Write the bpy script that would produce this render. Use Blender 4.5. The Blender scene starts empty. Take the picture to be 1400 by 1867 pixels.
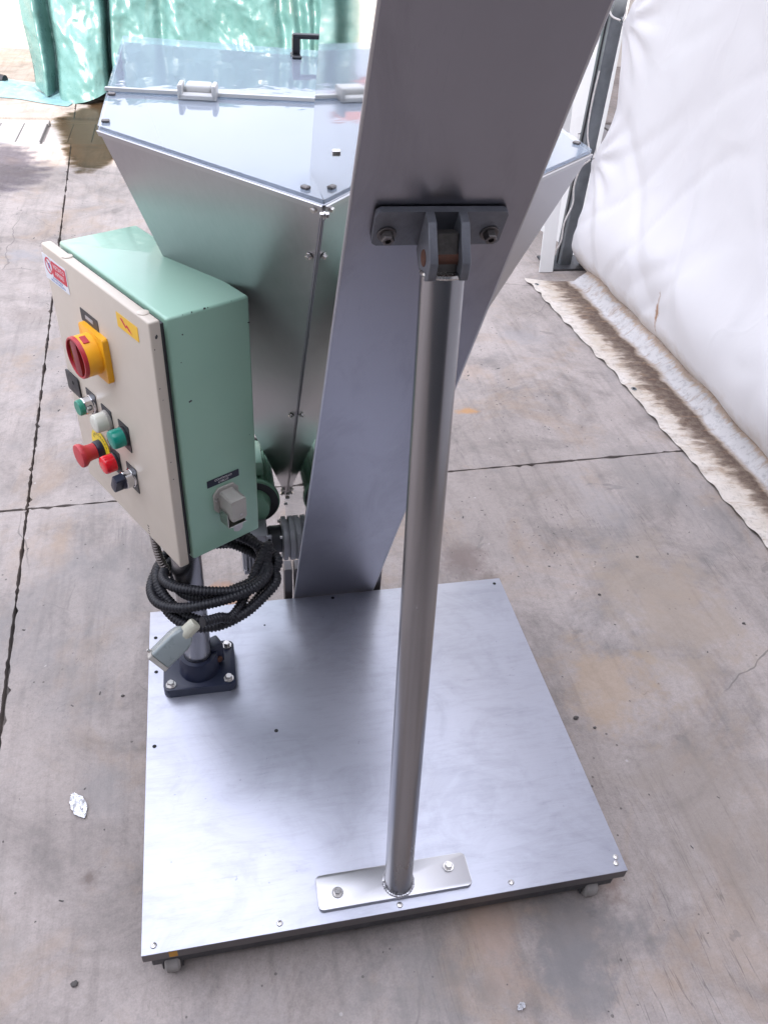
import bpy, bmesh, math, random
import numpy as np
from mathutils import Vector, Matrix, noise

random.seed(7)
sc = bpy.context.scene
COL = sc.collection
PI = math.pi

# ------------------------------------------------------------------ camera
cam = bpy.data.cameras.new("camera")
cam.sensor_fit = 'AUTO'; cam.sensor_width = 36.0
cam.lens = 36.0 * 1470.44 / 1867.0
cam.clip_start = 0.02; cam.clip_end = 600
camo = bpy.data.objects.new("camera", cam); COL.objects.link(camo)
rx = Vector((0.978200940726927, -0.19775100678400498, 0.06338342746229016))
dn = Vector((-0.07754777663550098, -0.6310076742100059, -0.771890962135825))
fw = Vector((0.192637644036272, 0.7501492214246386, -0.6325874514216696))
Mc = Matrix((rx, -dn, -fw)).transposed().to_4x4()
Mc.translation = Vector((0.2205, -0.7042, 1.7622))
camo.matrix_world = Mc
sc.camera = camo

# ------------------------------------------------------------------ sky, sun, exposure
SUN_DIR = Vector((-0.37, -0.86, 0.60)).normalized()          # towards the sun
SUN_EL = math.asin(SUN_DIR.z); SUN_ROT = math.atan2(SUN_DIR.x, SUN_DIR.y)
w = bpy.data.worlds.new("World"); sc.world = w; w.use_nodes = True
nt = w.node_tree; nt.nodes.clear()
out = nt.nodes.new('ShaderNodeOutputWorld'); bg = nt.nodes.new('ShaderNodeBackground')
sky = nt.nodes.new('ShaderNodeTexSky'); sky.sky_type = 'NISHITA'; sky.sun_disc = False
sky.sun_elevation = SUN_EL; sky.sun_rotation = SUN_ROT
sky.air_density = 1.0; sky.dust_density = 2.0; sky.ozone_density = 1.0
tc = nt.nodes.new('ShaderNodeTexCoord')
mp = nt.nodes.new('ShaderNodeMapping'); mp.inputs['Scale'].default_value = (1.0, 1.0, 2.2)
cl = nt.nodes.new('ShaderNodeTexNoise'); cl.inputs['Scale'].default_value = 1.7; cl.inputs['Detail'].default_value = 7; cl.inputs['Roughness'].default_value = 0.58
cr = nt.nodes.new('ShaderNodeValToRGB'); cr.color_ramp.elements[0].position = 0.40; cr.color_ramp.elements[1].position = 0.68
cr.color_ramp.elements[0].color = (0.50, 0.50, 0.50, 1); cr.color_ramp.elements[1].color = (0.92, 0.92, 0.92, 1)
mx = nt.nodes.new('ShaderNodeMix'); mx.data_type = 'RGBA'; 
sepz = nt.nodes.new('ShaderNodeSeparateXYZ'); grad = nt.nodes.new('ShaderNodeMapRange'); veil = nt.nodes.new('ShaderNodeVectorMath'); veil.operation = 'SCALE'
grad.inputs['From Min'].default_value = 0.0; grad.inputs['From Max'].default_value = 1.0; grad.inputs['To Min'].default_value = 0.46; grad.inputs['To Max'].default_value = 1.45
veil.inputs[0].default_value = (14.6, 15.0, 17.2)          # overcast veil: brightest overhead
L = nt.links.new
L(tc.outputs['Generated'], sepz.inputs[0]); L(sepz.outputs['Z'], grad.inputs['Value']); L(grad.outputs['Result'], veil.inputs['Scale']); L(veil.outputs[0], mx.inputs[7])
L(tc.outputs['Generated'], mp.inputs['Vector']); L(mp.outputs['Vector'], cl.inputs['Vector'])
L(cl.outputs['Fac'], cr.inputs['Fac']); L(cr.outputs['Color'], mx.inputs[0]); L(sky.outputs['Color'], mx.inputs[6])
L(mx.outputs[2], bg.inputs['Color']); bg.inputs['Strength'].default_value = 0.12
L(bg.outputs['Background'], out.inputs['Surface'])

sl = bpy.data.lights.new("sun", 'SUN'); sl.energy = 5.0; sl.angle = math.radians(0.5); sl.color = (1.0, 0.95, 0.87)
so = bpy.data.objects.new("sun", sl); COL.objects.link(so)
so.rotation_euler = (-SUN_DIR).to_track_quat('-Z', 'Y').to_euler(); so.location = (0, 0, 30)

vs = sc.view_settings
vs.view_transform = 'Standard'; vs.look = 'None'; vs.gamma = 1.0; vs.use_curve_mapping = False
vs.exposure = 1.02

# ------------------------------------------------------------------ object helpers
WM = {}
def _link(o, M, parent):
    COL.objects.link(o)
    if parent is not None:
        o.parent = parent; o.matrix_local = WM[parent].inverted() @ M
    else:
        o.matrix_world = M
    WM[o] = M
    return o

def thing(name, label, cat, loc, rotz=0.0, group=None):
    o = bpy.data.objects.new(name, None); o.empty_display_size = 0.1
    M = Matrix.Translation(loc) @ Matrix.Rotation(rotz, 4, 'Z')
    _link(o, M, None); tag(o, label, cat, group); return o

def tag(o, label=None, cat=None, group=None, kind=None):
    if label: o['label'] = label
    if cat: o['category'] = cat
    if group: o['group'] = group
    if kind: o['kind'] = kind
    return o

def finish_mesh(name, bm, mat, smooth=True, ang=32):
    bmesh.ops.recalc_face_normals(bm, faces=bm.faces[:]) if bm.faces else None
    me = bpy.data.meshes.new(name); bm.to_mesh(me); bm.free()
    if mat is not None: me.materials.append(mat)
    if smooth:
        me.polygons.foreach_set('use_smooth', [True] * len(me.polygons))
        me.set_sharp_from_angle(angle=math.radians(ang))
    return me

def put(name, bm, mat, parent=None, M=None, smooth=True, ang=32):
    """bm in world coordinates (or in the frame M): becomes one object with its origin at its own centre."""
    M = M or Matrix.Identity(4)
    vs_ = [v.co for v in bm.verts]
    lo = Vector([min(c[i] for c in vs_) for i in range(3)]); hi = Vector([max(c[i] for c in vs_) for i in range(3)])
    c = (lo + hi) * 0.5
    bmesh.ops.translate(bm, verts=bm.verts[:], vec=-c)
    me = finish_mesh(name, bm, mat, smooth, ang)
    o = bpy.data.objects.new(name, me)
    return _link(o, M @ Matrix.Translation(c), parent)

def inst(src, M, parent, name=None):
    o = src.copy(); o.name = name or src.name
    o.parent = None
    return _link(o, M, parent)

# ------------------------------------------------------------------ mesh builders (all add to a bmesh)
def NB(): return bmesh.new()

def box(bm, lo, hi, bev=0.0, seg=2, M=None):
    t = NB(); bmesh.ops.create_cube(t, size=1.0)
    lo = Vector(lo); hi = Vector(hi)
    for v in t.verts: v.co = Vector([lo[i] + (v.co[i] + .5) * (hi[i] - lo[i]) for i in range(3)])
    if bev > 0: bmesh.ops.bevel(t, geom=t.edges[:], offset=bev, segments=seg, affect='EDGES', profile=0.5)
    return merge(bm, t, M)

def merge(bm, t, M=None):
    if M is not None: bmesh.ops.transform(t, matrix=M, verts=t.verts[:])
    vm = [bm.verts.new(v.co) for v in t.verts]
    t.verts.index_update()
    for f in t.faces:
        try: bm.faces.new([vm[v.index] for v in f.verts])
        except ValueError: pass
    t.free(); return bm

def frame_to(a, b, up=None):
    a = Vector(a); b = Vector(b); z = (b - a).normalized()
    x = (Vector(up) if up is not None else (Vector((0, 0, 1)) if abs(z.z) < 0.9 else Vector((1, 0, 0))))
    x = (x - z * x.dot(z)).normalized(); y = z.cross(x)
    M = Matrix((x, y, z)).transposed().to_4x4(); M.translation = a
    return M

def lathe(bm, prof, n=32, M=None, cap=True, phase=0.0):
    """prof: list of (r, z)."""
    t = NB(); rings = []
    for r, z in prof:
        rings.append([t.verts.new((r * math.cos(phase + 2 * PI * k / n), r * math.sin(phase + 2 * PI * k / n), z)) for k in range(n)])
    for a, b in zip(rings, rings[1:]):
        for k in range(n): t.faces.new([a[k], a[(k + 1) % n], b[(k + 1) % n], b[k]])
    if cap:
        t.faces.new(rings[0][::-1]); t.faces.new(rings[-1])
    return merge(bm, t, M)

def cyl(bm, a, b, r, n=24, bev=0.0, r2=None):
    l = (Vector(b) - Vector(a)).length; r2 = r if r2 is None else r2
    p = [(r - bev, 0), (r, bev), (r2, l - bev), (r2 - bev, l)] if bev > 0 else [(r, 0), (r2, l)]
    return lathe(bm, p, n, frame_to(a, b))

def prism(bm, poly, h, M=None, bev=0.0, seg=2):
    """poly in XY (list of 2D), extruded from z=0 to z=h."""
    t = NB()
    a = [t.verts.new((x, y, 0)) for x, y in poly]; b = [t.verts.new((x, y, h)) for x, y in poly]
    t.faces.new(a[::-1]); t.faces.new(b); n = len(poly)
    for k in range(n): t.faces.new([a[k], a[(k + 1) % n], b[(k + 1) % n], b[k]])
    if bev > 0: bmesh.ops.bevel(t, geom=t.edges[:], offset=bev, segments=seg, affect='EDGES', profile=0.5)
    return merge(bm, t, M)

def rrect(x0, y0, x1, y1, r, n=5):
    pts = []
    for cx, cy, a0 in ((x1 - r, y0 + r, -90), (x1 - r, y1 - r, 0), (x0 + r, y1 - r, 90), (x0 + r, y0 + r, 180)):
        for k in range(n + 1):
            a = math.radians(a0 + 90 * k / n); pts.append((cx + r * math.cos(a), cy + r * math.sin(a)))
    return pts

def panel(bm, pts, th, bev=0.0):
    """planar sheet from 3D points, thickness th grown towards its back (opposite to the polygon normal)."""
    P = [Vector(p) for p in pts]
    nrm = Vector((0, 0, 0))
    for i in range(len(P)):
        a, b = P[i], P[(i + 1) % len(P)]
        nrm += Vector(((a.y - b.y) * (a.z + b.z), (a.z - b.z) * (a.x + b.x), (a.x - b.x) * (a.y + b.y)))
    nrm.normalize()
    t = NB(); f = [t.verts.new(p) for p in P]; g = [t.verts.new(p - nrm * th) for p in P]; n = len(P)
    t.faces.new(f); t.faces.new(g[::-1])
    for k in range(n): t.faces.new([f[(k + 1) % n], f[k], g[k], g[(k + 1) % n]])
    if bev > 0: bmesh.ops.bevel(t, geom=t.edges[:], offset=bev, segments=1, affect='EDGES')
    return merge(bm, t)

def tube(bm, pts, rad, n=10, closed=False):
    """sweep along points; rad may be a function of the index."""
    P = [Vector(p) for p in pts]; N = len(P); rings = []
    prev = None
    for i in range(N):
        a = P[i - 1] if (i > 0 or closed) else P[i]; b = P[(i + 1) % N] if (i < N - 1 or closed) else P[i]
        t = (b - a).normalized()
        if prev is None:
            x = Vector((0, 0, 1)) if abs(t.z) < .9 else Vector((1, 0, 0))
        else: x = prev
        x = (x - t * x.dot(t)).normalized(); prev = x; y = t.cross(x)
        r = rad(i) if callable(rad) else rad
        rings.append([bm.verts.new(P[i] + (x * math.cos(2 * PI * k / n) + y * math.sin(2 * PI * k / n)) * r) for k in range(n)])
    for i in range(N - 1 if not closed else N):
        a = rings[i]; b = rings[(i + 1) % N]
        for k in range(n): bm.faces.new([a[k], a[(k + 1) % n], b[(k + 1) % n], b[k]])
    if not closed:
        bm.faces.new(rings[0][::-1]); bm.faces.new(rings[-1])
    return bm

def spline(ctrl, step):
    """Catmull-Rom through the points, resampled at about equal steps."""
    C = [Vector(c) for c in ctrl]; C = [C[0] * 2 - C[1]] + C + [C[-1] * 2 - C[-2]]
    pts = []
    for i in range(1, len(C) - 2):
        for k in range(24):
            t = k / 24; a, b, c, d = C[i - 1:i + 3]
            pts.append(0.5 * ((2 * b) + (c - a) * t + (2 * a - 5 * b + 4 * c - d) * t * t + (3 * b - a - 3 * c + d) * t ** 3))
    pts.append(C[-2]); res = [pts[0]]; acc = 0
    for a, b in zip(pts, pts[1:]):
        seg = (b - a).length; 
        if seg < 1e-9: continue
        d = step - acc
        while d <= seg:
            res.append(a + (b - a) * (d / seg)); d += step
        acc = seg - (d - step)
    return res

def grid(bm, nu, nv, fn):
    V = [[bm.verts.new(fn(i / (nu - 1), j / (nv - 1))) for j in range(nv)] for i in range(nu)]
    for i in range(nu - 1):
        for j in range(nv - 1): bm.faces.new([V[i][j], V[i + 1][j], V[i + 1][j + 1], V[i][j + 1]])
    return bm

def text(name, body, size, mat, parent, M, depth=0.0004, align='CENTER'):
    cu = bpy.data.curves.new(name, 'FONT'); cu.body = body; cu.size = size; cu.align_x = align; cu.align_y = 'CENTER'; cu.extrude = depth
    cu.resolution_u = 2
    to = bpy.data.objects.new(name + '_tmp', cu); COL.objects.link(to)
    dg = bpy.context.evaluated_depsgraph_get(); me = bpy.data.meshes.new_from_object(to.evaluated_get(dg))
    COL.objects.unlink(to); bpy.data.objects.remove(to)
    me.materials.clear(); me.materials.append(mat)
    o = bpy.data.objects.new(name, me)
    return _link(o, M, parent)

# ------------------------------------------------------------------ materials
class NT:
    def __init__(s, name):
        s.m = bpy.data.materials.new(name); s.m.use_nodes = True; s.t = s.m.node_tree
        s.b = s.t.nodes['Principled BSDF']; s.o = s.t.nodes['Material Output']
        s.g = None
    def n(s, typ, **kw):
        x = s.t.nodes.new(typ)
        for k, v in kw.items():
            if hasattr(x, k): setattr(x, k, v)
        return x
    def l(s, a, b): s.t.links.new(a, b)
    def pos(s):
        if s.g is None: s.g = s.n('ShaderNodeNewGeometry')
        return s.g.outputs['Position']
    def obj(s):
        return s.n('ShaderNodeTexCoord').outputs['Object']
    def mapping(s, vec, scale=(1, 1, 1), rot=(0, 0, 0), loc=(0, 0, 0)):
        m = s.n('ShaderNodeMapping'); m.inputs['Scale'].default_value = scale; m.inputs['Rotation'].default_value = rot; m.inputs['Location'].default_value = loc
        s.l(vec, m.inputs['Vector']); return m.outputs['Vector']
    def noise(s, vec, scale, detail=4, rough=.55, dist=0.0):
        x = s.n('ShaderNodeTexNoise'); x.inputs['Scale'].default_value = scale; x.inputs['Detail'].default_value = detail
        x.inputs['Roughness'].default_value = rough; x.inputs['Distortion'].default_value = dist
        s.l(vec, x.inputs['Vector']); return x.outputs['Fac']
    def ramp(s, fac, stops, interp='LINEAR'):
        r = s.n('ShaderNodeValToRGB'); r.color_ramp.interpolation = interp; e = r.color_ramp.elements
        while len(e) < len(stops): e.new(0.5)
        for k, (p, c) in enumerate(stops):
            e[k].position = p; e[k].color = (c, c, c, 1) if not isinstance(c, (tuple, list)) else (*c, 1)
        s.l(fac, r.inputs['Fac']); return r.outputs['Color']
    def mix(s, fac, a, b, mode='MIX'):
        m = s.n('ShaderNodeMix'); m.data_type = 'RGBA'; m.blend_type = mode
        for k, val in ((0, fac), (6, a), (7, b)):
            sock = m.inputs[k]
            if isinstance(val, (int, float)): sock.default_value = val if k == 0 else (val, val, val, 1)
            elif isinstance(val, (tuple, list)): sock.default_value = (*val, 1)
            else: s.l(val, sock)
        return m.outputs[2]
    def math(s, op, a, b=0.0, c=0.0, clamp=False):
        m = s.n('ShaderNodeMath'); m.operation = op; m.use_clamp = clamp
        for sock, val in zip(m.inputs, (a, b, c)):
            if isinstance(val, (int, float)): sock.default_value = val
            else: s.l(val, sock)
        return m.outputs[0]
    def bump(s, h, strength=.2, dist=.01):
        b = s.n('ShaderNodeBump'); b.inputs['Strength'].default_value = strength; b.inputs['Distance'].default_value = dist
        s.l(h, b.inputs['Height']); s.l(b.outputs['Normal'], s.b.inputs['Normal']); return b
    def set(s, **kw):
        names = dict(color='Base Color', rough='Roughness', metal='Metallic', ior='IOR', trans='Transmission Weight', coat='Coat Weight', spec='Specular IOR Level', alpha='Alpha', aniso='Anisotropic', sss='Subsurface Weight')
        for k, v in kw.items():
            i = s.b.inputs[names[k]]
            if isinstance(v, (int, float)): i.default_value = v
            elif isinstance(v, tuple): i.default_value = (*v, 1)
            else: s.l(v, i)
        return s

def plain(name, color, rough=.45, metal=0.0, wear=.12, wscale=18, bump=0.0, coat=0.0):
    """paint / plastic / metal with slight uneven tone, smudged gloss and optional relief."""
    s = NT(name); v = s.obj()
    f = s.noise(v, wscale, 5, .6)
    dark = tuple(c * (1 - wear) for c in color); lite = tuple(min(1, c * (1 + wear * .5)) for c in color)
    s.set(color=s.ramp(f, [(.3, dark), (.7, lite)]), metal=metal, coat=coat)
    g = s.noise(v, wscale * 2.3, 4, .6)
    s.set(rough=s.ramp(g, [(.3, max(.02, rough * .8)), (.7, min(1, rough * 1.2))]))
    if bump: s.bump(s.noise(v, wscale * 9, 3, .6), bump, .002)
    return s.m

def steel(name, color, rough, brush=(1, 1, 1), var=.35, bump=.04, smudge=None, bscale=120, grain=.92):
    s = NT(name); v = s.pos()
    br = s.noise(s.mapping(v, brush), bscale, 3, .6)
    sm = s.noise(v, 3.2, 5, .6, .6)
    r = s.math('ADD', s.math('MULTIPLY', s.math('SUBTRACT', br, .5), rough * var), s.math('MULTIPLY_ADD', s.math('SUBTRACT', sm, .5), rough * .6, rough))
    s.set(rough=s.math('MAXIMUM', r, .03), metal=1.0)
    dark = tuple(c * .93 for c in color)
    c = s.ramp(sm, [(.35, dark), (.65, color)])
    fine = s.ramp(br, [(.25, grain), (.75, 1.0)])
    c = s.mix(1.0, c, fine, 'MULTIPLY')
    if smudge:
        c = smudge(s, c)
    s.set(color=c)
    s.bump(br, bump, .001)
    return s.m

def deck_smudge(s, c):
    v = s.pos()
    def scratch(rot, loc, a, b, dk, sc_=(2.2, 46, 1), k=7):
        n = s.noise(s.mapping(v, sc_, (0, 0, rot), loc), k, 2, .5, .25)
        gate = s.ramp(s.noise(s.mapping(v, loc=loc), 3.4, 3, .6), [(.46, 0.0), (.60, 1.0)])
        return s.mix(gate, 1.0, s.ramp(n, [(a, 1.0), (a + .018, dk), (a + .036, 1.0)]))
    dots = s.ramp(s.noise(v, 95, 1, .5), [(.78, 1.0), (.82, .55)])
    stain = s.ramp(s.noise(v, 6.5, 7, .70, 1.1), [(.34, .80), (.50, .97), (.62, 1.0)])
    rub = s.ramp(s.noise(s.mapping(v, (2, 9, 1), (0, 0, .25)), 5, 6, .72, .5), [(.36, .86), (.52, 1.0)])
    for q in (scratch(.5, (0, 0, 0), .60, 0, .84), scratch(-.7, (3, 1, 0), .62, 0, .86), scratch(.12, (7, 2, 0), .58, 0, .80, (1.4, 70, 1), 5), scratch(1.4, (2, 5, 0), .63, 0, .88), dots, stain, rub):
        c = s.mix(1.0, c, q, 'MULTIPLY')
    dust = s.ramp(s.noise(s.mapping(v, loc=(4, 4, 0)), 4.2, 6, .7, .6), [(.52, 0.0), (.75, .22)])
    c = s.mix(dust, c, (.36, .345, .335))
    return c

M_deck = steel('brushed_steel_deck', (.445, .452, .505), .33, (.12, 7, 1), smudge=deck_smudge)
def face_marks(s, c):
    v = s.pos()
    rub = s.ramp(s.noise(s.mapping(v, (2.2, 1, 1)), 3.2, 6, .68, .9), [(.36, .86), (.54, 1.0)])
    sc1 = s.ramp(s.noise(s.mapping(v, (40, 2, 2), (0, .25, 0)), 5, 2, .5, .2), [(.62, 1.0), (.638, .90), (.656, 1.0)])
    gate = s.ramp(s.noise(v, 2.6, 3, .6), [(.50, 0.0), (.64, 1.0)])
    c = s.mix(1.0, c, rub, 'MULTIPLY')
    return s.mix(1.0, c, s.mix(gate, 1.0, sc1), 'MULTIPLY')
def two_lobe(m, rough, fac, col):
    t = m.node_tree; b = t.nodes['Principled BSDF']; o = t.nodes['Material Output']
    g = t.nodes.new('ShaderNodeBsdfGlossy'); g.inputs['Roughness'].default_value = rough; g.inputs['Color'].default_value = (*col, 1)
    x = t.nodes.new('ShaderNodeMixShader'); x.inputs[0].default_value = fac
    t.links.new(b.outputs[0], x.inputs[1]); t.links.new(g.outputs[0], x.inputs[2]); t.links.new(x.outputs[0], o.inputs['Surface'])
two_lobe(M_deck, .72, .44, (.47, .48, .54))
M_face = steel('satin_steel_face', (.33, .326, .362), .34, (7, .06, .06), var=.05, bump=0.0, grain=.985, smudge=face_marks)
M_mirror = steel('polished_steel_side', (.68, .68, .675), .045, (1, 1, 1), bump=.004)
M_hopper = steel('semi_polished_steel', (.45, .44, .46), .33, (1, 1, .15), bump=.012)
M_inner = steel('bright_steel_inside', (.68, .68, .68), .3, (1, 1, 8))
M_tube = steel('tube_steel', (.35, .345, .355), .25, (1, 1, .02), bscale=160, var=.10, bump=0.0, grain=.96)
M_plate = steel('flat_bar_steel', (.50, .495, .51), .34, (2, 30, 1))
M_skirtsteel = steel('shaded_folded_steel', (.17, .16, .165), .42, (2, 30, 1))  # skirt's dark ground reflection put into the steel colour; also dulls foot brackets
M_bolt = steel('bolt_steel', (.56, .54, .52), .28)
M_chrome = steel('chrome', (.70, .70, .72), .06)
M_cast = plain('grey_cast_aluminium', (.36, .36, .385), .5, .3, .18, 22, .15)
M_castdark = plain('dark_cast_metal', (.055, .055, .06), .5, .3, .2, 22, .15)
M_bracket = plain('grey_painted_steel', (.165, .17, .19), .45, .35, .28, 24, .2)
M_black = plain('black_plastic', (.012, .013, .017), .42, 0, .2, 20)
M_navy = plain('dark_blue_plastic', (.010, .014, .035), .40, 0, .2, 20)
M_rubber = plain('black_conduit', (.007, .007, .011), .55, 0, .3, 40)
M_cream = plain('cream_paint', (.55, .485, .405), .38, 0, .035, 9, .05)
M_green = plain('pale_green_paint', (.295, .49, .375), .38, 0, .05, 5, .05, .35)
M_motor = plain('motor_green_paint', (.20, .37, .26), .4, 0, .15, 20, .1)
M_yellow = plain('yellow_plastic', (.85, .40, .012), .38, 0, .06, 20)
M_yellow2 = plain('yellow_label', (.80, .62, .03), .45, 0, .08, 30)
M_lightningy = plain('yellow_sticker', (.80, .48, .03), .4, 0, .06, 30)
M_red = plain('red_plastic', (.42, .018, .03), .35, 0, .08, 20)
M_darkred = plain('dark_red_plastic', (.23, .010, .022), .4, 0, .08, 20)
M_redm = plain('dull_red_plastic', (.50, .04, .05), .5, 0, .1, 20)
M_redlens = plain('red_lens', (.70, .01, .02), .16, 0, .05, 20)
M_greenlens = plain('green_lens', (.004, .23, .17), .16, 0, .05, 20)
M_greencap = plain('green_cap', (.03, .25, .17), .35, 0, .06, 20)
M_whitelens = plain('white_lens', (.62, .62, .54), .2, 0, .05, 20)
M_grey = plain('light_grey_plastic', (.38, .36, .325), .5, 0, .1, 25, .05)
M_greyclear = plain('clear_grey_plastic', (.22, .25, .25), .3, 0, .12, 18)
M_clip = plain('hinge_grey_plastic', (.47, .47, .46), .4, 0, .06, 25)
M_paper = plain('paper_tape', (.42, .41, .33), .7, 0, .2, 45, .1)
M_white = plain('white_sticker', (.76, .78, .82), .45, 0, .03, 30)
M_printred = plain('print_red', (.60, .03, .06), .45, 0, .06, 30)
M_printblue = plain('print_blue', (.10, .18, .42), .5, 0, .06, 30)
M_printwhite = plain('print_white', (.75, .72, .74), .5, 0, .03, 30)
M_printgrey = plain('print_grey', (.38, .38, .40), .5, 0, .03, 30)
M_hole = plain('dark_hole', (.008, .008, .008), .9)
M_rust = plain('rusty_metal', (.13, .058, .038), .7, .3, .4, 40, .3)
M_tongue = plain('rust_flecked_steel', (.125, .115, .105), .5, .4, .4, 50, .25)
M_orange = plain('orange_mark', (.50, .24, .03), .7, 0, .2, 40)
M_galv = plain('galvanised_grey', (.17, .185, .20), .45, .6, .2, 14, .1)
M_cord = plain('white_cord', (.55, .52, .50), .8, 0, .2, 60, .2)
M_wheel = plain('grey_rubber_wheel', (.27, .25, .235), .7, 0, .2, 30, .1)
M_bluesheet = plain('light_blue_sheet', (.16, .28, .31), .35, 0, .15, 8, .1)
M_conduit = plain('grey_metal_conduit', (.16, .14, .13), .4, .6, .3, 40)
M_stone = plain('dark_pebble', (.085, .075, .07), .8, 0, .3, 60, .3)
M_foil = plain('clear_crumpled_film', (.72, .72, .74), .22, .35, .15, 70, .2)

def clear_sheet(name, tint, ior=1.5, haze=0.0, bump=.0):
    s = NT(name); t = s.t; t.nodes.remove(s.b)
    tr = s.n('ShaderNodeBsdfTransparent'); tr.inputs['Color'].default_value = (*tint, 1)
    gl = s.n('ShaderNodeBsdfGlossy'); gl.inputs['Roughness'].default_value = .02; gl.inputs['Color'].default_value = (1, 1, 1, 1)
    fr = s.n('ShaderNodeFresnel'); fr.inputs['IOR'].default_value = ior
    ge = s.n('ShaderNodeNewGeometry')
    fac = s.math('MULTIPLY', fr.outputs['Fac'], s.math('SUBTRACT', 1.0, ge.outputs['Backfacing']))
    if bump:
        b = s.n('ShaderNodeBump'); b.inputs['Strength'].default_value = bump; b.inputs['Distance'].default_value = .01
        s.l(s.noise(ge.outputs['Position'], 5.0, 4, .5, .4), b.inputs['Height']); s.l(b.outputs['Normal'], gl.inputs['Normal'])
    mixs = s.n('ShaderNodeMixShader'); s.l(fac, mixs.inputs[0]); s.l(tr.outputs[0], mixs.inputs[1]); s.l(gl.outputs[0], mixs.inputs[2])
    res = mixs.outputs[0]
    if haze:
        df = s.n('ShaderNodeBsdfDiffuse'); df.inputs['Color'].default_value = (.66, .73, .84, 1)
        m2 = s.n('ShaderNodeMixShader'); m2.inputs[0].default_value = haze; s.l(res, m2.inputs[1]); s.l(df.outputs[0], m2.inputs[2]); res = m2.outputs[0]
    s.l(res, s.o.inputs['Surface']); return s.m
M_clear = clear_sheet('clear_polycarbonate', (.82, .87, .91), 1.60, .16, .10)

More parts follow.
